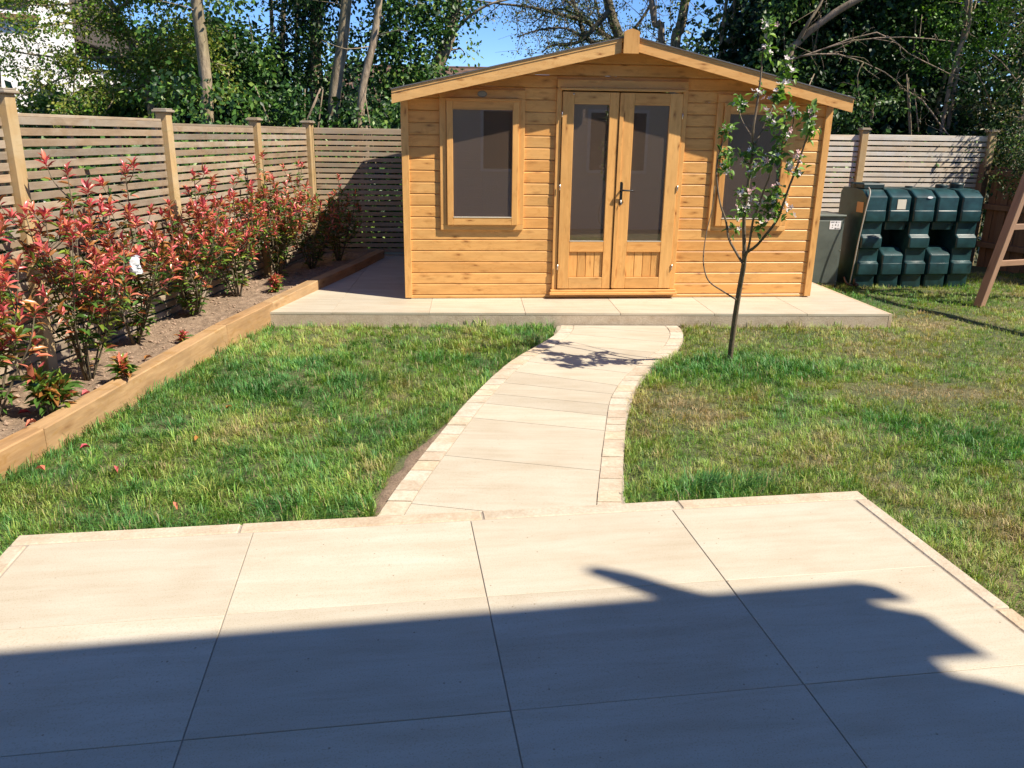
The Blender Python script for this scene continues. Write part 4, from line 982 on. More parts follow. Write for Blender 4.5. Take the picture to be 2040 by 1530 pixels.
# yellow-green spring tree, branches reaching left
b = []; bt = [((-5.3, 12.3, -0.2), (-5.32, 12.3, 1.6), (-5.35, 12.35, 2.1), (-5.43, 12.4, 2.35), (-5.6, 12.4, 2.9), (-5.9, 12.4, 3.7), (-6.1, 12.5, 5.0))]
for st_, en in [((-5.5, 12.4, 2.6), (-7.6, 11.9, 2.7)), ((-5.55, 12.4, 2.8), (-7.9, 12.1, 3.5)), ((-5.6, 12.4, 2.9), (-4.2, 11.9, 2.85)), ((-5.5, 12.4, 2.5), (-4.0, 11.8, 2.45)), ((-5.7, 12.4, 3.2), (-4.5, 12.0, 3.5)), ((-5.5, 12.4, 2.4), (-7.0, 11.9, 2.0)), ((-5.5, 12.4, 2.3), (-3.9, 11.7, 2.15)), ((-5.5, 12.4, 2.7), (-4.4, 11.7, 2.75)), ((-5.5, 12.4, 2.9), (-6.8, 11.8, 2.85)), ((-5.9, 12.4, 3.6), (-7.6, 12.2, 4.3)), ((-5.9, 12.4, 3.7), (-4.6, 12.1, 4.3)), ((-5.4, 12.3, 2.2), (-6.4, 11.8, 1.75)), ((-5.8, 12.4, 3.4), (-6.8, 11.9, 3.2))]:
    s = np.array(st_); e = np.array(en); mid = (s+e)/2+np.array([0, 0, random.uniform(-.12, .18)]); b.append(([tuple(s), tuple(mid), tuple(e)], 0.024, 0.006)); b += random_twigs([tuple(s), tuple(mid), tuple(e)], 16, 0.55, 0.006, 0.9, 0.05)
cs = np.vstack([np.vstack([along(q[0], 3, 0.06) for q in b if q[1] < 0.02]), np.vstack([along(q[0], 10, 0.08) for q in b if q[1] > 0.02])])
tree('spring_leaf_tree', 'spindly tree with yellow green spring leaves spreading in front of the white house', [(list(bt[0]), 0.06, 0.035)], [foliage(cs, 20, 0.085, 0.052, PAL_YEL, 0.45), foliage(cs[::2], 16, 0.1, 0.052, PAL_BRIGHT, 0.6)], M_SPRING, M_BARK_PALE, b)
# thin grey branches with small leaves across the white house
b = []
base = [(-8.6, 12.8, -0.2), (-8.5, 12.8, 1.5), (-8.3, 12.8, 2.6), (-8.0, 12.8, 4.2)]
for k in range(17):
    s = along(base, 1, 0.02, 0.35, 1.0)[0]; a = random.uniform(-1, 1); e = s+np.array([random.choice([-1, 1, 1])*random.uniform(0.5, 1.8), random.uniform(-.5, .3), random.uniform(-0.5, 1.0)])
    mid = (s+e)/2+np.array([0, 0, random.uniform(-.1, .2)]); b.append(([tuple(s), tuple(mid), tuple(e)], 0.016, 0.004)); b += random_twigs([tuple(s), tuple(mid), tuple(e)], 9, 0.5, 0.005, 0.9, 0.1)
cs = np.vstack([along(q[0], 4, 0.05) for q in b])
tree('thin_grey_tree', 'thin twiggy tree sprinkled with small leaves at the far left', [(base, 0.05, 0.02)], [foliage(cs, 9, 0.07, 0.05, PAL_LAUREL, 0.6)], M_SPRING, M_BARK_TWIG, b)
# laurel hedge masses, left
def hedge(name, label, x0, x1, y0, y1, z0, z1, topf, ncent, per, spread, size, pal, thr=0.40, seed=5, mat=M_IVY, stems=0, backing=True, cat='hedge', sc=1.3):
    P = lumpy(boxpts(ncent, x0, x1, y0, y1, z0, z1, topf), sc, thr, seed)
    parts = [foliage(P, per, spread, size, pal, 0.8, clump=np.clip(fbm(P[:, 0]*1.0, P[:, 2]+P[:, 1], 1.9, seed+2, 3)*1.5-0.3+RNG.normal(0, .15, len(P)), 0, 1))]
    if backing:
        Q = boxpts(int(ncent*0.45), x0, x1, y1, y1+0.7, z0, z1-0.25, (lambda x: topf(x)-0.25) if topf else None)
        parts.append(foliage(Q, 14, 0.22, 0.20, PAL_IVY[:2]*0.8, 0.9))  # extra dark leaf layer; the shaded hedge interior is put into its colour
    st = []
    for k in range(stems):
        x = random.uniform(x0, x1); y = random.uniform(y0, (y0+y1)/2); st.append(([(x, y, -0.2), (x+random.uniform(-.15, .15), y, 1.2), (x+random.uniform(-.4, .4), y+random.uniform(-.2, .2), random.uniform(2.2, z1))], random.uniform(0.012, 0.03), 0.008))
    tr = [([((x0+x1)/2, (y0+y1)/2, -0.2), ((x0+x1)/2+.05, (y0+y1)/2, 0.9), ((x0+x1)/2+.1, (y0+y1)/2, 1.7)], 0.07, 0.03)]
    return tree(name, label, tr, parts, mat, M_BARK_TWIG, st, cat, None, 'foliage')
topL = lambda x: np.interp(x, [-9.5, -6.8, -6.0, -5.3, -4.5, -4.0, -3.45, -3.1], [2.0, 2.1, 2.55, 2.85, 3.25, 2.95, 2.4, 2.1])
hedge('laurel_hedge', 'glossy green laurel hedge directly behind the left part of the slatted fence', -8.0, -3.7, 12.7, 13.9, 0.0, 3.4, topL, 1250, 52, 0.12, 0.088, PAL_LAUREL, 0.42, 5, stems=14)
hedge('low_laurel_bush', 'low leafy evergreen bush showing over the corner post of the slatted fence', -3.7, -0.9, 11.9, 13.0, 0.0, 2.15, lambda x: np.interp(x, [-3.7, -3.0, -2.4, -1.6, -0.9], [2.2, 2.0, 1.75, 2.05, 2.3]), 560, 48, 0.12, 0.082, PAL_LAUREL, 0.40, 8, stems=8)
P = np.vstack([np.stack([FLX(yy)-RNG.uniform(0.45, 1.3, len(yy)), yy, RNG.uniform(0.0, 1.45, len(yy))], 1) for yy in [RNG.uniform(3.6, 11.6, 620)]])
tree('side_undergrowth', 'tangle of dark leaves outside the left fence, glimpsed through its gaps', [([(-4.2, 7.5, -0.2), (-4.2, 7.5, 0.6), (-4.1, 7.5, 1.2)], 0.03, 0.01)], [foliage(P, 30, 0.14, 0.085, PAL_LAUREL, out=(0.7, -.4, .4))], cat='undergrowth', group=None, leafname='foliage')
# T3, T4 pale leaning trunks
t3 = down([(-2.245, 13, 6.02), (-2.399, 13, 4.469), (-2.541, 13, 3.475), (-2.62, 13, 2.924), (-2.728, 13, 2.428), (-2.843, 13, 1.699), (-2.935, 13, 0.557)])
tree('leaning_pale_tree', 'tall tree with a smooth pale leaning trunk right of the fence corner', [(t3, 0.105, 0.07)], [foliage(np.vstack([along(t3, 10, 0.25, 0.75, 1.0), boxpts(30, -3.4, -1.6, 12.8, 14, 4.0, 6.4)]), 36, 0.2, 0.08, PAL_LAUREL)], branches=random_twigs(t3[4:], 10, 1.0, 0.012))
t4 = down([(-1.708, 12.7, 5.031), (-1.919, 12.7, 3.962), (-2.075, 12.7, 3.035), (-2.186, 12.7, 2.623), (-2.3, 12.7, 2.203), (-2.362, 12.7, 1.63), (-2.422, 12.7, 0.587)])
tree('slim_leaning_tree', 'slimmer leaning trunk close beside the pale leaning tree left of the summerhouse roof', [(t4, 0.07, 0.045)], [foliage(along(t4, 12, 0.22, 0.75, 1.0), 30, 0.18, 0.075, PAL_IVY)], branches=random_twigs(t4[4:], 8, 0.7, 0.01))
# T6 ivy column
t6 = down([(-3.0, 14, 6.031), (-3.202, 14, 3.614), (-3.287, 14, 2.718), (-3.402, 14, 0.475)])
P = np.vstack([along(t6, 150, 0.22, 0.35, 1.0), boxpts(60, -3.9, -2.6, 13.6, 14.5, 3.0, 6.0)])
tree('ivy_clad_tree', 'tall trunk wrapped in dark ivy between the fence corner and the leaning trunks', [(t6, 0.12, 0.08)], [foliage(P, 42, 0.13, 0.08, PAL_IVY)])
# T7 thin dark stems against the sky
for k, (q, r) in enumerate([([(-4.149, 15, 5.264), (-4.256, 15, 2.951), (-4.3, 15, 1.272)], 0.04), ([(-3.816, 15, 5.269), (-4.069, 15, 3.115), (-4.173, 15, 1.273)], 0.055), ([(-3.728, 15.5, 5.394), (-3.961, 15.5, 3.17), (-4.134, 15.5, 1.265)], 0.035)]):
    q = down(q); P = along(q, 30, 0.16, 0.72, 1.0)
    tree('thin_dark_tree', ['left one of three thin dark stems against the sky gap over the left fence', 'thickest of the three thin dark stems in the sky gap over the left fence', 'thinnest hindmost stem in the sky gap over the left fence'][k], [(q, r, r*0.7)], [foliage(P, 14, 0.12, 0.07, PAL_SPARSE)], M_SPRING, M_BARK_DARK, random_twigs(q[1:], 16, 0.7, 0.008, 1.0, 0.3))
# T5 ivy mass left of the roof
t5 = down([(-0.598, 14.5, 6.222), (-0.879, 14.5, 4.316), (-1.049, 14.5, 3.565), (-1.179, 14.5, 3.024), (-1.423, 14.5, 2.547), (-1.577, 14.5, 2.062), (-1.651, 14.5, 0.462)])
P = np.vstack([along(t5, 40, 0.2, 0.2, 0.62), lumpy(boxpts(330, -2.35, -1.2, 13.7, 14.8, 1.6, 5.6), 1.5, 0.33, 4), boxpts(30, -1.4, -0.3, 14.1, 14.9, 3.6, 5.8)])
tree('ivy_covered_oak', 'stout leaning trunk smothered in ivy just left of the summerhouse roof', [(t5, 0.13, 0.09)], [foliage(P, 44, 0.15, 0.085, PAL_LAUREL)], branches=random_twigs(t5[3:], 14, 1.1, 0.016)+[([(-1.2, 14.5, 3.0), (-0.9, 14.3, 3.35), (-0.5, 14.2, 3.6), (-0.1, 14.2, 3.7)], 0.035, 0.012), ([(-1.1, 14.5, 3.3), (-1.5, 14.3, 3.55), (-1.9, 14.2, 3.6)], 0.03, 0.012)])
# T8 open tree behind the ridge
t8 = [(0.974, 16, 6.944), (1.408, 16, 4.953), (1.69, 16, 3.808), (1.934, 16, 3.216), (2.1, 16, 2.254), (2.253, 16, -0.08)][::-1]
limbs = [[(1.934, 16, 3.216), (1.619, 16, 3.384), (1.286, 16, 3.592), (0.821, 16, 3.712), (0.266, 16, 3.831), (-0.285, 16, 3.882), (-0.835, 16, 3.942)],
 [(1.648, 15.6, 3.752), (1.349, 15.6, 3.419), (1.087, 15.6, 3.207), (0.635, 15.6, 3.159), (0.457, 15.6, 3.03)],
 [(1.518, 16.3, 3.197), (1.272, 16.3, 3.412), (1.117, 16.3, 3.756), (0.912, 16.3, 4.263), (0.613, 16.3, 5.005)],
 [(1.9, 16, 3.25), (1.67, 16, 3.299), (1.515, 16, 3.637), (1.408, 16, 3.972), (1.159, 16, 4.464)],
 [(1.948, 16, 3.302), (2.21, 16, 3.562), (2.459, 16, 3.986), (2.687, 16, 4.647)],
 [(1.75, 16, 3.3), (1.35, 15.8, 3.25), (0.9, 15.7, 3.45), (0.4, 15.7, 3.42), (0.0, 15.7, 3.3)],
 [(1.286, 16, 3.592), (0.9, 16, 3.95), (0.4, 16, 4.1), (-0.2, 16, 4.3)],
 [(1.117, 16.3, 3.756), (0.7, 16.2, 3.85), (0.3, 16.2, 3.6)]]
b = [(l, 0.06-0.005*i, 0.010) for i, l in enumerate(limbs)]; tw = []
for l in limbs: tw += random_twigs(l, 26, 0.75, 0.0085, 1.0, -0.05)
tw2 = []
for q in tw[::2]: tw2 += random_twigs(q[0], 3, 0.4, 0.005, 1.0, -0.05)
cs = np.vstack([along(q[0], 2, 0.05) for q in tw+tw2])
tree('open_branching_tree', 'open branching tree with sparse leaves against blue sky behind the roof ridge', [(t8, 0.13, 0.06)], [foliage(cs, 6, 0.07, 0.045, PAL_SPARSE)], M_SPRING, M_BARK_DARK, b+tw+tw2)
# T9/T10 group right of the ridge with ivy
specs = [('twin_stem_tree', 'left of the ivy dotted stems just right of the roof ridge', [(2.507, 15, 3.164), (2.375, 15, 3.442), (2.289, 15, 3.835), (2.171, 15, 4.603), (1.995, 15, 6.063)], 0.06),
 ('mossy_trunk_tree', 'thick mossy trunk standing up behind the right roof slope near the ridge', [(2.974, 15, 6.076), (2.887, 15, 4.612), (2.863, 15, 3.843), (2.81, 15, 3.408), (2.748, 15, 3.087), (2.875, 15, 1.373)], 0.10),
 ('slim_grey_tree', 'slim grey trunk behind the middle of the right roof slope', [(3.426, 14.5, 5.933), (3.47, 14.5, 4.226), (3.433, 14.5, 3.472), (3.441, 14.5, 2.93), (3.609, 14.5, 1.391)], 0.035),
 ('straight_pole_tree', 'straight thin trunk beside the slim grey one behind the right roof slope', [(3.501, 14.8, 5.313), (3.661, 14.8, 3.824), (3.72, 14.8, 3.041), (3.906, 14.8, 1.39)], 0.04)]
for nm, lb, q, r in specs:
    q = sorted(q, key=lambda p: p[2]); q = [(q[0][0], q[0][1], -0.2)]+q
    P = np.vstack([along(q, 26, 0.16, 0.5, 1.0)])
    tree(nm, lb, [(q, r, r*0.7)], [foliage(P, 24, 0.13, 0.07, PAL_IVY)], M_IVY, M_BARK_PALE if r > 0.09 else M_BARK_TWIG, random_twigs(q[1:], 22, 0.8, 0.009, 1.0, 0.1))
# background woodland seen through gaps (further back)
def farveg(name, label, x0, x1, y0, y1, z0, z1, topf, n, per, size, pal, thr, seed):
    hedge(name, label, x0, x1, y0, y1, z0, z1, topf, n, per, 0.22, size, pal, thr, seed, backing=True, cat='thicket', sc=1.0)
farveg('far_thicket', 'dark distant thicket glimpsed between trunks left of the summerhouse', -7.0, -1.9, 17.0, 18.5, 0, 3.3, lambda x: np.interp(x, [-7, -5.2, -4.6, -3.9, -3.4, -2.6, -1.9], [4.2, 3.9, 2.75, 2.6, 3.3, 2.5, 2.4]), 380, 34, 0.12, PAL_IVY, 0.25, 12)
farveg('far_bushes', 'distant bushes behind the roof of the summerhouse on the right', 2.5, 6.0, 17.0, 18.5, 0, 5.2, lambda x: np.interp(x, [2.5, 3.2, 4.0, 4.6, 6.0], [3.0, 3.3, 3.7, 4.8, 5.6]), 420, 30, 0.12, PAL_IVY, 0.34, 15)
# big dark ivy mass, right
topR = lambda x: np.interp(x, [3.4, 4.0, 4.6, 9], [3.0, 4.2, 6.0, 6.0])
hedge('ivy_thicket', 'tall dark mass of ivy covered trees filling the background above the oil tank', 3.75, 6.9, 13.0, 14.4, 0.4, 5.6, topR, 2300, 36, 0.13, 0.085, PAL_IVY, 0.43, 25, stems=14)
hedge('dark_evergreen_screen', 'shaded evergreen growth close behind the back fence right of the summerhouse', 2.6, 7.4, 12.0, 12.8, 0.0, 2.5, lambda x: np.interp(x, [2.6, 4.0, 5.2, 6.3, 7.4], [1.5, 1.8, 2.3, 2.3, 2.6]), 620, 38, 0.12, 0.08, PAL_IVY, 0.40, 33, stems=8)
P = lumpy(boxpts(170, 5.9, 7.3, 12.5, 13.3, 2.4, 5.4), 1.4, 0.3, 41)
tree('bright_green_shrub', 'bright yellow green foliage lit by the sun at the top right', [([(6.5, 13.1, -0.2), (6.5, 13.1, 1.8), (6.6, 13.0, 3.6)], 0.06, 0.02)], [foliage(P, 40, 0.13, 0.06, PAL_BRIGHT, out=(0.3, -0.6, 0.5))], M_SPRING)
hedge('corner_evergreen', 'tall shaded evergreen closing the gap behind the twiggy conifer at the far right', 6.6, 10.5, 14.0, 15.2, 0.4, 6.2, None, 950, 34, 0.15, 0.09, PAL_IVY, 0.30, 61, stems=4)
# limb and dead branches over the right
t11 = [(4.2, 13, -0.2), (4.174, 13, 1.425), (4.114, 13, 2.734), (4.221, 13, 2.981), (4.421, 12.9, 3.192), (4.693, 12.8, 3.402), (5.036, 12.7, 3.61), (5.571, 12.7, 3.985), (6.129, 12.7, 4.58)]
D = [([(4.045, 12.6, 2.714), (4.468, 12.6, 2.855), (5.132, 12.4, 3.067), (5.576, 12.3, 2.789), (6.05, 12.3, 2.59), (6.455, 12.2, 2.388)], 0.013, 0.006), ([(4.119, 12.6, 2.751), (4.621, 12.4, 2.771), (5.279, 12.3, 2.531), (5.562, 12.2, 2.296)], 0.013, 0.006),
     ([(4.917, 12.2, 2.645), (4.856, 12.2, 2.478), (4.932, 12.2, 2.141), (5.008, 12.1, 1.765)], 0.010, 0.006), ([(5.512, 12.3, 2.324), (5.829, 12.2, 2.158), (6.106, 12.1, 1.816), (6.203, 12.0, 1.677)], 0.015, 0.007), ([(4.221, 13, 2.981), (4.267, 12.8, 3.224), (4.391, 12.8, 3.432), (4.505, 12.8, 3.704)], 0.03, 0.015), ([(4.3, 12.7, 2.8), (4.8, 12.4, 2.95), (5.5, 12.3, 3.0), (6.2, 12.3, 2.95)], 0.012, 0.006)]
tw = []
for q in D: tw += random_twigs(q[0], 9, 0.5, 0.0055, 1.0, 0.0)
tree('dead_limb_tree', 'leaning brown limb with bare dead branches reaching right over the fence', [(t11, 0.062, 0.042)], [foliage(along(t11, 6, 0.2, 0.8, 1), 20, 0.15, 0.07, PAL_IVY)], M_IVY, M_BARK_TWIG, D+tw)
for nm, lb, q in [('grey_sapling', 'grey sapling stem left of the two in the ivy at the top right', [(6.47, 12.6, -0.2), (6.47, 12.6, 2.9), (6.455, 12.6, 3.45), (6.394, 12.6, 4.0), (6.22, 12.6, 5.269)]), ('crooked_sapling', 'crooked thin stem right of the two in the ivy at the top right', [(6.3, 12.5, -0.2), (6.35, 12.5, 2.5), (6.47, 12.5, 3.1), (6.45, 12.5, 3.5), (6.40, 12.5, 4.26)])]:
    tree(nm, lb, [(q, 0.035, 0.02)], [foliage(along(q, 8, 0.15, .6, 1), 12, 0.1, 0.06, PAL_IVY)], M_IVY, M_BARK_TWIG, random_twigs(q[2:], 8, 0.5, 0.006))
# twiggy brown conifer-ish mass at far right + overhang above closeboard fence
b = []
for k in range(70):
    x = random.uniform(6.75, 8.6); y = random.uniform(11.4, 12.6); z = random.uniform(1.2, 3.9); d = np.array([random.uniform(-0.7, -0.1), random.uniform(-.4, .2), random.uniform(-0.5, 0.9)]); L = random.uniform(0.4, 1.0)
    b.append(([(x, y, z), tuple(np.array([x, y, z])+d*L*.5), tuple(np.array([x, y, z])+d*L+np.array([0, 0, -.1]))], random.uniform(0.006, 0.016), 0.003))
P = lumpy(np.vstack([boxpts(420, 6.7, 9.0, 11.5, 13.0, 1.1, 5.0)]), 1.4, 0.36, 51)
tree('twiggy_brown_conifer', 'brownish twiggy conifer with dry foliage at the far right above the fence', [([(7.5, 12.6, -0.2), (7.5, 12.6, 2), (7.6, 12.7, 4.5)], 0.09, 0.04)], [foliage(P, 46, 0.13, 0.055, PAL_TWIG, wid=0.3), foliage(P[::2], 26, 0.13, 0.06, PAL_LAUREL)], M_SPRING, M_BARK_TWIG, b)
P = boxpts(420, 6.75, 8.2, 9.6, 11.6, 1.15, 2.5)
P = np.vstack([P, np.stack([6.5+RNG.uniform(0, .5, 90), 11.2-RNG.uniform(0, 1.0, 90), RNG.uniform(0.95, 1.9, 90)], 1)])
tree('hanging_ivy', 'trailing leafy growth hanging over the corner of the closeboard fence', [([(7.2, 11.7, -0.2), (7.2, 11.7, 1), (7.1, 11.6, 1.7)], 0.05, 0.02)], [foliage(P, 30, 0.10, 0.05, PAL_LAUREL, wid=0.4), foliage(P[::3], 24, 0.10, 0.05, PAL_TWIG, wid=0.3)], M_IVY, cat='climber', group=None)

# thin stems hanging in front of hedges, left
# ------------------------------------------------------------------ photinia shrubs
LCOL = {'red': (0.66, 0.140, 0.145), 'crimson': (0.50, 0.075, 0.10), 'coral': (0.70, 0.22, 0.14), 'bronze': (0.38, 0.17, 0.05), 'green': (0.075, 0.16, 0.03), 'lime': (0.21, 0.29, 0.04)}
LM = {k: flatleaf('photinia_leaf_'+k, v, 0.25 if k != 'green' else 0.22, 0.2) for k, v in LCOL.items()}
LEAFMESH = {}
for k in LCOL:
    LEAFMESH[k] = []
    for j in range(3):
        me = mesh('leaf', leaf_poly(1.0, [0.36, 0.42, 0.32][j], 0.35, [0.05, 0.16, 0.28][j]), LF); me.materials.append(LM[k]); me.shade_smooth(); LEAFMESH[k].append(me)
M_PHO = leafmat('photinia_foliage', 0.30, 0.25, 0.5, (1.0, 0.9, 0.6))
def rotq(d, up_=(0, 0, 1)):
    d = Vector(d).normalized(); u = Vector(up_); s = u.cross(d)
    if s.length < 1e-3: s = Vector((1, 0, 0))
    s.normalize(); n_ = d.cross(s); return Matrix((d, s, n_)).transposed().to_quaternion()
def photinia(x, y, h, spread, nst, label, seed, leafL=0.085, indiv=0, red=1.0, lowgreen=1.0, dens=1.0, side=None):
    random.seed(seed); rg = np.random.default_rng(seed); z = soil_z(x, y)
    root = empty('photinia_shrub', (x, y, z-0.02), random.uniform(0, 6), label, 'shrub', 'red photinia shrubs along the left fence')
    rz = root.rotation_euler.z
    tb = Tubes(); whorls = []; lows = []
    sx = side if side else (0, 0)
    for s in range(nst):
        a = 2*pi*s/nst+random.uniform(-.4, .4); hh = h*random.uniform(0.50, 0.84) if s else h; sp = spread*random.uniform(0.45, 1.05)*(0.35 if s == 0 else 1)
        bend_ = random.uniform(-0.5, 0.5)
        P0 = np.array([0.02*cos(a), 0.02*sin(a), 0]); P1 = np.array([sp*.45*cos(a+bend_), sp*.45*sin(a+bend_), hh*.38]); P2 = np.array([sp*.85*cos(a), sp*.85*sin(a), hh*.72]); P3 = np.array([sp*1.0*cos(a+.1), sp*1.0*sin(a+.1), hh])
        p = tb.add([P0, P1, P2, P3], 0.0075, 0.0028, 6, 4)
        whorls.append((p[-1], p[-1]-p[-3], 1.0))
        # side shoots
        for k in range(random.randint(5, 9)):
            t_ = random.uniform(0.28, 0.95); i = int(t_*(len(p)-1)); q = p[i]; aa = random.uniform(0, 2*pi); L = h*random.uniform(0.10, 0.26)*(1.25-t_*.5)
            e = q+np.array([cos(aa)*L*.75, sin(aa)*L*.75, L*.85]); m_ = (q+e)/2+np.array([cos(aa), sin(aa), -0.3])*L*.15
            pp = tb.add([q, m_, e], 0.004, 0.0022, 5, 3); whorls.append((e, pp[-1]-pp[-3], 0.45+0.55*t_)); 
            lows.append((pp[len(pp)//2], t_))
        for k in range(int(10*dens)):
            t_ = random.uniform(0.15, 0.9); lows.append((p[int(t_*(len(p)-1))], t_))
    obj('stems', tb.mesh('stems'), M_BARK_TWIG if False else M_BARK_DARK, root)
    leaves = []   # pos, dir, size, kind
    for (e, d, w_) in whorls:
        d = d/np.linalg.norm(d); nn = random.randint(9, 13)
        hfrac = e[2]/h
        for k in range(nn):
            lay = k/nn; az = k*2.4+random.uniform(-.3, .3); tilt = 0.35+1.0*(1-lay)+random.uniform(-.35, .35)     # top leaves upright
            u = np.cross(d, [0.3, 0.9, 0.1]); u /= np.linalg.norm(u); v = np.cross(d, u)
            dr = d*cos(tilt)+(u*cos(az)+v*sin(az))*sin(tilt); pos = e-d*0.05*(1-lay)
            r_ = random.random()
            redp = red*(0.12+1.05*hfrac)
            if r_ < redp: kd = random.choices(['red', 'crimson', 'coral', 'bronze'], [4, 2.2, 3, 1.2])[0]
            elif r_ < redp+0.25: kd = random.choice(['bronze', 'coral', 'bronze', 'lime'])
            else: kd = random.choice(['green', 'green', 'lime'])
            leaves.append((pos, dr, leafL*random.uniform(0.6, 1.2)*(0.75+0.25*lay), kd))
    for (q, t_) in lows:
        for k in range(random.randint(2, 4)):
            az = random.uniform(0, 2*pi); dr = np.array([cos(az), sin(az), random.uniform(-0.25, 0.55)])
            kd = random.choices(['green', 'lime', 'bronze', 'coral'], [4*lowgreen, 1.6, 1.8*t_, 1.0*t_])[0]
            leaves.append((q+dr*0.012+np.array([0, 0, random.uniform(-.03, .03)]), dr, leafL*random.uniform(0.7, 1.2), kd))
    random.shuffle(leaves)
    ind, rest = leaves[:indiv], leaves[indiv:]
    for (pos, dr, L, kd) in ind:
        o = bpy.data.objects.new('leaf', random.choice(LEAFMESH[kd])); COL.objects.link(o); o.parent = root; o.location = pos; o.scale = (L, L, L)
        o.rotation_mode = 'QUATERNION'; o.rotation_quaternion = rotq(dr, (random.uniform(-.5, .5), random.uniform(-.5, .5), 1))
    if rest:
        P = np.array([l[0] for l in rest]); Dv = np.array([l[1] for l in rest]); S = np.array([l[2] for l in rest])
        V, F = scatter_leaves(P, Dv, rg.uniform(-.5, .5, (len(rest), 3))+np.array([0, 0, 1]), S, 0.38, 0.14, 0.35)
        C = np.array([LCOL[l[3]] for l in rest])*rg.uniform(0.75, 1.25, (len(rest), 1))
        o = obj('foliage', npmesh('foliage', V, F, np.repeat(C, 8, 0)), M_PHO, root, kind='stuff')
    return root
SH = [(-2.98, 4.30, 1.12, 0.36, 11, 'nearest photinia shrub at the left edge of the picture with big red leaf tips', 250, 1.0, 0.086),
      (-2.84, 5.12, 1.37, 0.33, 9, 'tallest photinia shrub, its single red shoot rising beside the leftmost visible post', 290, 1.0, 0.082),
      (-2.93, 6.02, 1.30, 0.36, 11, 'photinia shrub in front of the scrap of white film on the fence', 290, 0.95, 0.080),
      (-2.86, 7.05, 1.24, 0.46, 14, 'broad vase shaped photinia with bare dark stems at its foot beside the middle post', 0, 0.9, 0.080),
      (-2.74, 7.85, 1.15, 0.38, 11, 'photinia shrub with several bare stems next to the broad one', 0, 0.75, 0.078),
      (-2.62, 8.85, 1.32, 0.38, 12, 'upright photinia with orange red tips level with the front of the terrace', 0, 0.7, 0.078),
      (-2.42, 9.55, 1.24, 0.34, 10, 'photinia half in shadow near the fence corner', 0, 0.6, 0.075),
      (-2.22, 10.12, 1.06, 0.27, 8, 'small shaded photinia deep in the corner beside the end of the sleepers', 0, 0.35, 0.070)]
for i, (x, y, h, sp, ns, lb, ind, red, ll) in enumerate(SH): photinia(x, y, h, sp, ns, lb, 100+i*7, ll, ind, red)
photinia(-2.70, 4.42, 0.26, 0.14, 2, 'low dark green seedling with broad leaves at the lower left of the bed', 905, 0.115, 60, 0.1, 3, 0.3)
photinia(-2.50, 4.98, 0.15, 0.12, 1, 'small sprig with one pink leaf growing close to the sleepers', 911, 0.085, 40, 0.35, 3, 0.4)
photinia(-2.56, 6.02, 0.10, 0.08, 1, 'short red tipped sprig at the foot of the third shrub', 917, 0.06, 40, 0.8, 1, 0.4)
photinia(-2.42, 8.05, 0.16, 0.11, 2, 'little pink leaved sprig beside the sleepers where the terrace begins', 923, 0.065, 0, 0.7, 1, 0.4)
random.seed(77)
# fallen leaves
fl = [(-1.802, 4.241, -0.100), (-2.40, 3.791, -0.095), (-2.38, 4.097, -0.095), (-2.061, 3.864, -0.10), (-1.825, 4.817, -0.10), (-1.58, 3.45, -0.10), (-2.888, 4.40, None), (-2.70, 4.76, None), (-2.655, 5.55, None), (-2.72, 4.30, None)]
FLAB = ['curled pink brown fallen leaf in the middle of the left lawn', 'leftmost fallen brown leaf on the lawn beside the sleeper', 'fallen brown leaf lying close to the sleeper joint', 'dry leaf lying near the left corner of the patio', 'orange fallen leaf in the lawn grass further from the patio', 'small red leaf on the lawn just above the patio edge', 'pink fallen leaf lying on the soil near the nearest shrub', 'dark red leaf on the soil close to the sleeper', 'coral leaf on the soil beside the third shrub', 'curled red leaf on the soil behind the first sleeper']
for i, (x, y, z) in enumerate(fl):
    zz = z if z is not None else soil_z(x, y)+0.012
    me = mesh('fallen_leaf', leaf_poly(0.060 if z is not None else 0.07, 0.5, 0.6, 0.25), LF); me.shade_smooth(); me.materials.append(LM[['bronze', 'coral', 'crimson', 'red'][i % 4]])
    o = obj('fallen_leaf', me, None, None, (x, y, zz), (random.uniform(-.4, .4), random.uniform(-.3, .2), random.uniform(0, 6)))
    setp(o, FLAB[i], 'leaf', 'fallen leaves')
# white film scrap on the fence
rg = np.random.default_rng(5); nu, nv = 9, 13
U, Vv = np.meshgrid(np.linspace(-1, 1, nu), np.linspace(0, 1, nv), indexing='ij')
X = U*0.05*(1-0.35*Vv)+rg.normal(0, .004, U.shape); Zz = Vv*0.13+rg.normal(0, .004, U.shape); Yy = 0.03*np.sin(U*4+Vv*3)+rg.normal(0, .006, U.shape)
R_ = np.stack([Yy, X, Zz], -1).reshape(-1, 3); idx = np.arange(nu*nv).reshape(nu, nv); F = np.stack([idx[:-1, :-1], idx[1:, :-1], idx[1:, 1:], idx[:-1, 1:]], -1).reshape(-1, 4)
R2 = np.vstack([R_, R_-np.array([0.006, 0, 0])]); F2 = np.vstack([F, F[:, ::-1]+nu*nv])
o = obj('plastic_film', npmesh('film', R2, F2, smooth=True), M_WHITEP, None, (-2.68, 5.66, 0.60)); setp(o, 'crumpled scrap of white plastic film caught among the red shrubs near the left fence', 'plastic film')

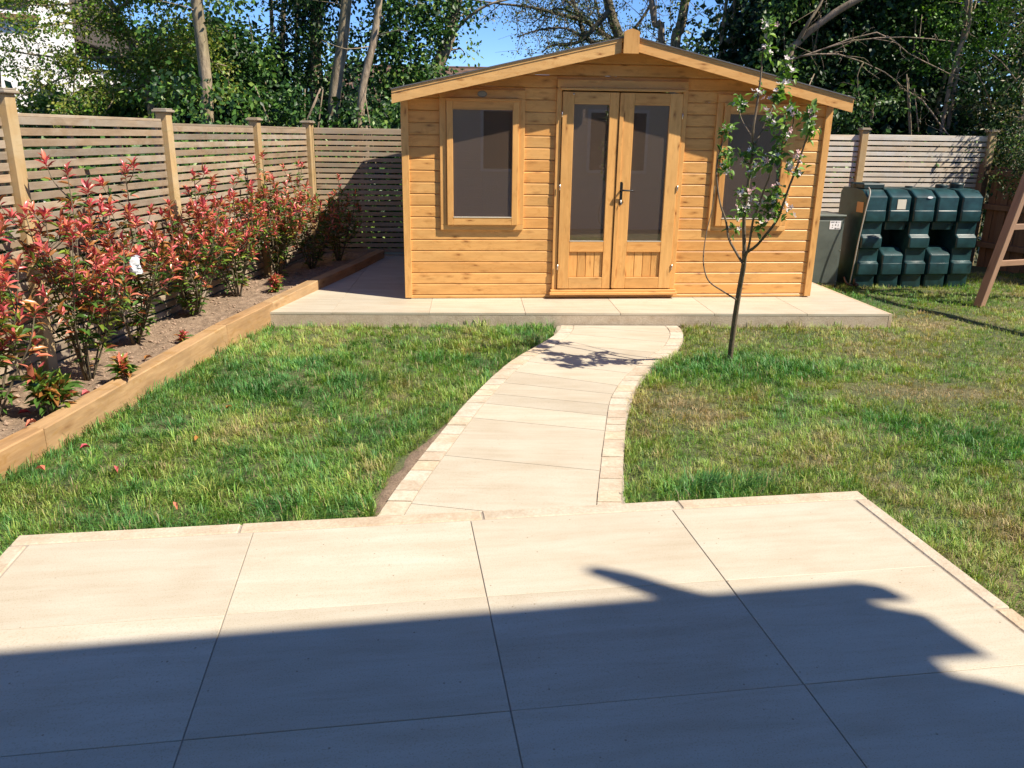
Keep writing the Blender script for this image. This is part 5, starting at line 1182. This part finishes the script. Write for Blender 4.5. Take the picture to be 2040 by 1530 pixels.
# ------------------------------------------------------------------ apple tree
apple = empty('apple_tree', (1.718, 6.10, -0.14), 0, 'young apple tree with pink white blossom leaning in front of the summerhouse', 'tree')
AO = -np.array(apple.location)
def alimb(name, pts, r0, r1): 
    tb = Tubes(); tb.add(pts, r0, r1, 9, 4, 0.03); obj(name, tb.mesh(name), M_BARK_APPLE, apple, tuple(AO))
alimb('trunk', [(1.722, 6.15, -0.17)] + [(1.729, 6.14, -0.115), (1.72, 6.082, 0.194), (1.714, 6.024, 0.423), (1.707, 5.966, 0.568), (1.7, 5.908, 0.708), (1.677, 5.85, 0.808)], 0.023, 0.017)
leader = [(1.684, 5.86, 0.771), (1.646, 5.832, 1.046), (1.641, 5.804, 1.22), (1.644, 5.776, 1.466), (1.63, 5.748, 1.572), (1.617, 5.72, 1.666), (1.627, 5.726, 1.778), (1.635, 5.732, 1.907), (1.638, 5.738, 2.025), (1.638, 5.744, 2.133), (1.657, 5.75, 2.285)]
rl = [(1.679, 5.85, 0.79), (1.723, 5.8, 0.834), (1.757, 5.75, 0.894), (1.838, 5.7, 1.042), (1.851, 5.65, 1.145), (1.868, 5.6, 1.285), (1.889, 5.54, 1.438), (1.887, 5.48, 1.523), (1.89, 5.42, 1.631), (1.886, 5.36, 1.718), (1.876, 5.3, 1.769)]
ll_ = [(1.684, 5.88, 0.712), (1.633, 5.929, 0.797), (1.59, 5.978, 0.882), (1.569, 6.027, 1.005), (1.535, 6.076, 1.106), (1.513, 6.117, 1.218), (1.498, 6.15, 1.352), (1.508, 6.183, 1.454), (1.535, 6.217, 1.537), (1.555, 6.25, 1.65)]
cr = [(1.687, 5.87, 0.732), (1.695, 5.81, 0.85), (1.688, 5.75, 1.034), (1.701, 5.69, 1.16), (1.712, 5.63, 1.271), (1.724, 5.589, 1.359), (1.74, 5.567, 1.463), (1.781, 5.544, 1.548), (1.817, 5.522, 1.667), (1.809, 5.5, 1.756)]
sd = [(1.614, 5.74, 1.609), (1.574, 5.87, 1.715), (1.58, 6.0, 1.805)]
sr = [(1.645, 5.74, 1.553), (1.681, 5.782, 1.61), (1.748, 5.824, 1.745), (1.79, 5.866, 1.841), (1.841, 5.908, 1.956), (1.862, 5.95, 2.062)]
loop = [(1.694, 5.99, 0.421), (1.596, 6.034, 0.477), (1.494, 6.079, 0.545), (1.456, 6.123, 0.653), (1.457, 6.167, 0.762), (1.477, 6.211, 0.909), (1.513, 6.256, 1.057), (1.53, 6.3, 1.242)]
alimb('branch', leader, 0.014, 0.004); alimb('branch', rl, 0.011, 0.004); alimb('branch', ll_, 0.010, 0.003); alimb('branch', cr, 0.009, 0.003)
alimb('branch', sd, 0.004, 0.0025); alimb('branch', sr, 0.006, 0.003); alimb('branch', loop, 0.0065, 0.003)

CL = [(1.589, 5.978, 1.814), (1.565, 6.245, 1.64), (1.569, 6.197, 1.465), (1.57, 6.163, 1.362), (1.643, 5.756, 1.515), (1.594, 5.765, 1.437), (1.736, 5.562, 1.482), (1.696, 5.669, 1.432), (1.773, 5.537, 1.593), (1.771, 5.686, 1.686), (1.8, 5.503, 1.756), (1.858, 5.339, 1.735), (1.892, 5.406, 1.649), (1.657, 5.75, 2.285), (1.658, 5.746, 2.178), (1.644, 5.743, 2.125), (1.856, 5.942, 2.09), (1.881, 5.935, 2.024), (1.841, 5.895, 1.918), (1.791, 5.873, 1.86), (1.733, 5.808, 1.753), (1.798, 5.64, 1.233), (1.777, 5.67, 1.143), (1.636, 5.8, 1.11), (1.615, 5.908, 1.09), (1.814, 5.676, 1.103), (1.699, 5.706, 1.129), (1.622, 6.004, 0.956), (1.746, 5.75, 0.995), (1.893, 5.67, 1.095), (1.63, 5.684, 1.354), (1.667, 5.766, 1.213), (1.61, 5.784, 1.221), (1.82, 5.552, 1.4), (1.879, 5.521, 1.467), (1.902, 5.561, 1.382), (1.638, 5.73, 1.87), (1.708, 5.577, 1.425)]
fl_only = {20, 29, 33, 34, 35, 36, 30, 31}
heavy = {0, 1, 2, 3, 6, 8, 9, 10, 11, 12, 13, 17, 18, 21, 22}
limbsall = np.vstack([smooth_path(q, 5) for q in (leader, rl, ll_, cr, sd, sr)])
LP = []; LD = []; LS = []; LC = []; spur = Tubes()
PALA = np.array([[0.10, 0.20, 0.035], [0.15, 0.28, 0.05], [0.22, 0.34, 0.07], [0.07, 0.15, 0.03]])
for i, c in enumerate(CL):
    c = np.array(c); j = np.argmin(np.linalg.norm(limbsall-c, axis=1)); q = limbsall[j]
    c = q+(c-q)*min(1.0, 0.11/max(1e-6, np.linalg.norm(c-q))) if np.linalg.norm(c-q) > 0.11 else c
    spur.add([q, (q+c)/2+np.array([0, 0, -0.01]), c], 0.003, 0.002, 5, 2)
    nl = 7 if i in fl_only else (32 if i in heavy else 18)
    for k in range(nl):
        d = runit(1)[0]+np.array([0, 0, 0.15]); off = runit(1)[0]*random.uniform(0.0, 0.062)*np.array([1, 1, 1.2])
        LP.append(c+off); LD.append(d+off*8); LS.append(random.uniform(0.042, 0.068)); LC.append(PALA[random.randrange(4)]*random.uniform(.8, 1.2))
obj('spurs', spur.mesh('spurs'), M_BARK_APPLE, apple, tuple(AO), kind='stuff')
V, F = scatter_leaves(np.array(LP), np.array(LD), RNG.uniform(-.6, .6, (len(LP), 3))+np.array([0.2, -.2, .9]), np.array(LS), 0.62, 0.1, 0.25)
obj('foliage', npmesh('foliage', V, F, np.repeat(np.array(LC), 8, 0)), M_SPRING, apple, tuple(AO), kind='stuff')
# blossom: five petals + centre, shared mesh, one object each
def blossom_mesh(open_=1.0):
    vs = []; fs = []
    for p in range(5):
        a = 2*pi*p/5; k = len(vs); ca_, sa_ = cos(a), sin(a)
        for (r, w_, z_) in [(0.02, 0.0, 0.0), (0.45, -0.26, 0.18*open_), (0.45, 0.26, 0.18*open_), (0.85, -0.22, 0.12*open_+0.25), (0.85, 0.22, 0.12*open_+0.25), (1.0, 0.0, 0.34)]:
            vs.append((r*ca_-w_*sa_, r*sa_+w_*ca_, z_))
        fs += [(k, k+1, k+2), (k+1, k+3, k+4, k+2), (k+3, k+5, k+4)]
    return mesh('blossom', vs, fs)
M_PETAL = flatleaf('white_pink_petal', (0.80, 0.70, 0.70), 0.5, 0.3); M_PETALP = flatleaf('pink_petal', (0.72, 0.45, 0.47), 0.5, 0.3)
BM = [blossom_mesh(1.0), blossom_mesh(2.0)]; BM[0].materials.append(M_PETAL); BM[1].materials.append(M_PETALP)
for i, c in enumerate(CL):
    c = np.array(c); j = np.argmin(np.linalg.norm(limbsall-c, axis=1)); q = limbsall[j]
    if np.linalg.norm(c-q) > 0.11: c = q+(c-q)*0.11/np.linalg.norm(c-q)
    for k in range(5 if i in fl_only else 4):
        pos = c+runit(1)[0]*random.uniform(0.02, 0.055)+np.array([0, -0.01, 0.015]); s = random.uniform(0.018, 0.026)
        me = BM[0] if random.random() < 0.72 else BM[1]
        o = bpy.data.objects.new('blossom', me); COL.objects.link(o); o.parent = apple; o.location = pos+AO; o.scale = (s, s, s)
        o.rotation_mode = 'QUATERNION'; o.rotation_quaternion = Vector((random.uniform(-.7, .9), random.uniform(-1, .2), random.uniform(0, 1))).to_track_quat('Z', 'Y')

# grass clumps growing against the tank
# ------------------------------------------------------------------ the house behind the camera (casts the big shadow)
YH = radians(9.74)
hs_ = empty('main_house', (0, 0, 0), YH, 'cream rendered house with an added roof slab shaped to throw the big patio shadow', 'house')
Hh = 5.11
def tolocal(px, py):
    ex_, ey_ = cos(YH), sin(YH); lx = px*ex_+py*ey_; ly = -px*ey_+py*ex_; return lx, ly
k_ = 1/math.tan(SUN_EL)
sx_, sy_ = tolocal(SUN_H.x*k_, SUN_H.y*k_)
outl = [(-6.0, None), (-1.613, 2.165), (-0.196, 2.408), (0.519, 2.531), (0.421, 2.603), (0.290, 2.695), (0.300, 2.735), (0.345, 2.742), (0.468, 2.695), (0.587, 2.622), (0.707, 2.565), (0.80, 2.553), (0.992, 2.594), (1.294, 2.660), (1.375, 2.640), (1.43, 2.560), (1.40, 2.535), (1.24, 2.528), (1.449, 2.455), (1.481, 2.355), (1.54, 2.220), (1.32, 2.190), (1.32, 2.135), (1.475, 2.09), (1.565, 2.043), (1.9, 1.83), (2.6, 1.4)]
pts = []
for (x, y) in outl:
    if y is None: y = 2.165+(x+1.613)*0.1717
    lx, ly = tolocal(x, y); pts.append((lx+sx_*Hh, ly+sy_*Hh))
pts += [(pts[-1][0]+3.5, pts[-1][1]-0.4), (pts[-1][0]+3.5, -7.5), (pts[0][0], -7.5)]
prism('shadow_slab', pts, 'z', Hh-0.03, Hh, plain('shadow_slab_white', (0.7, 0.7, 0.7), 0.6), hs_)  # added unseen slab, cut to the patio shadow outline projected back towards the sun
xl, xr_ = pts[0][0]+0.3, pts[-2][0]-0.2
WY = -0.45
box('wall', xl, pts[12][0], WY-0.25, WY, -0.2, Hh-0.15, M_RENDER, hs_, 0); box('set_back_wall', pts[12][0]+0.002, xr_, WY-1.9, WY-1.65, -0.2, Hh-0.15, M_RENDER, hs_, 0)
box('side_wall', xl, xl+0.25, -7.2, WY-0.26, -0.2, Hh-0.15, M_RENDER, hs_, 0); box('side_wall', xr_-0.25, xr_, -7.2, WY-0.26, -0.2, Hh-0.15, M_RENDER, hs_, 0)
prism('roof', [(0.0, Hh+0.002), (-3.6, Hh+1.9), (-7.4, Hh+0.002)], 'x', xl-0.2, pts[13][0], M_TILE, hs_)
for (a, b, z0, z1) in [(-3.6, -2.2, 0.05, 2.1), (0.9, 2.3, 0.9, 2.1), (3.0, 4.2, 0.9, 2.1), (-1.2, 0.3, 0.0, 2.1), (-1.2, 0.2, 3.2, 4.3), (2.4, 3.6, 3.2, 4.3)]:
    f = box('window_frame', a, b, WY+0.0005, WY+0.03, z0, z1, M_UPVC, hs_, 0.003); f.name = 'window'
    nn = 2
    for k in range(nn):
        wa = a+0.06+(b-a-0.06)*k/nn; wb = a+(b-a-0.06)*(k+1)/nn
        o = box('pane', wa, wb, WY+0.0305, WY+0.036, z0+0.06, z1-0.06, M_DGLASS, f, 0); o.location = Vector(o.location)-Vector(f.location)

# ------------------------------------------------------------------ neighbouring houses
nh = empty('white_house', (-8.72, 17.0, -0.2), radians(27), 'white rendered house seen through thin foliage at the far left', 'house')
box('wall', -6.6, 0.0, 0, 5, 0, 7.0, M_WRENDER, nh, 0); 
prism('roof', [(-6.9, 7.0), (0.3, 7.0), (-3.3, 9.4)], 'y', -0.3, 5.3, M_TILE, nh)
wn = box('window', -1.28, -0.66, -0.04, -0.001, 3.86, 5.0, M_UPVC, nh, 0.004)
o = box('pane', -1.23, -0.71, -0.046, -0.0405, 3.93, 4.95, M_DGLASS, wn, 0); o.location = Vector(o.location)-Vector(wn.location)
o = box('sill', -1.36, -0.55, -0.16, -0.041, 3.76, 3.855, M_CLOSE, wn, 0.004); o.location = Vector(o.location)-Vector(wn.location)
wn = box('window', -0.75, -0.45, -0.04, -0.001, 2.35, 2.62, M_UPVC, nh, 0.004)
o = box('pane', -0.72, -0.48, -0.046, -0.0405, 2.38, 2.59, M_DGLASS, wn, 0); o.location = Vector(o.location)-Vector(wn.location)
box('wing_wall', 0.002, 1.55, 0.8, 5, 0, 3.0, M_WRENDER, nh, 0)
prism('wing_roof', [(0.002, 4.9), (0.002, 3.55), (1.80, 2.95), (1.80, 3.02)], 'y', 0.5, 5, plain('grey_brown_slate', (0.085, 0.07, 0.06), 0.8, nsc=20, namt=0.2), nh)
fh = empty('tiled_house', (-2.6, 26, -0.2), radians(2), 'distant house with a brown tiled roof showing over the left slope of the summerhouse', 'house')
box('wall', -3.2, 1.9, 0.3, 6, 0, 2.75, M_BRICK, fh, 0)
for k in range(9):
    z0 = 2.70+k*0.135; prism('tile_course', [(-0.0+k*0.28, z0), (0.34+k*0.28, z0+0.15), (0.34+k*0.28, z0+0.175), (0.0+k*0.28, z0+0.035)], 'x', -3.5, 2.15-0.01*k, M_TILE, fh)
box('ridge_tiles', -3.4, 2.05, 2.45, 2.75, 3.86, 3.97, M_TILE, fh, 0.02)
for k, (a, b) in enumerate([(-2.6, -1.6), (0.2, 1.2)]):
    wn = box('window', a, b, 0.27, 0.2995, 1.2, 2.3, M_UPVC, fh, 0); o = box('pane', a+0.06, b-0.06, 0.262, 0.2695, 1.26, 2.24, M_DGLASS, wn, 0); o.location = Vector(o.location)-Vector(wn.location)
print('done objects', len(bpy.data.objects))
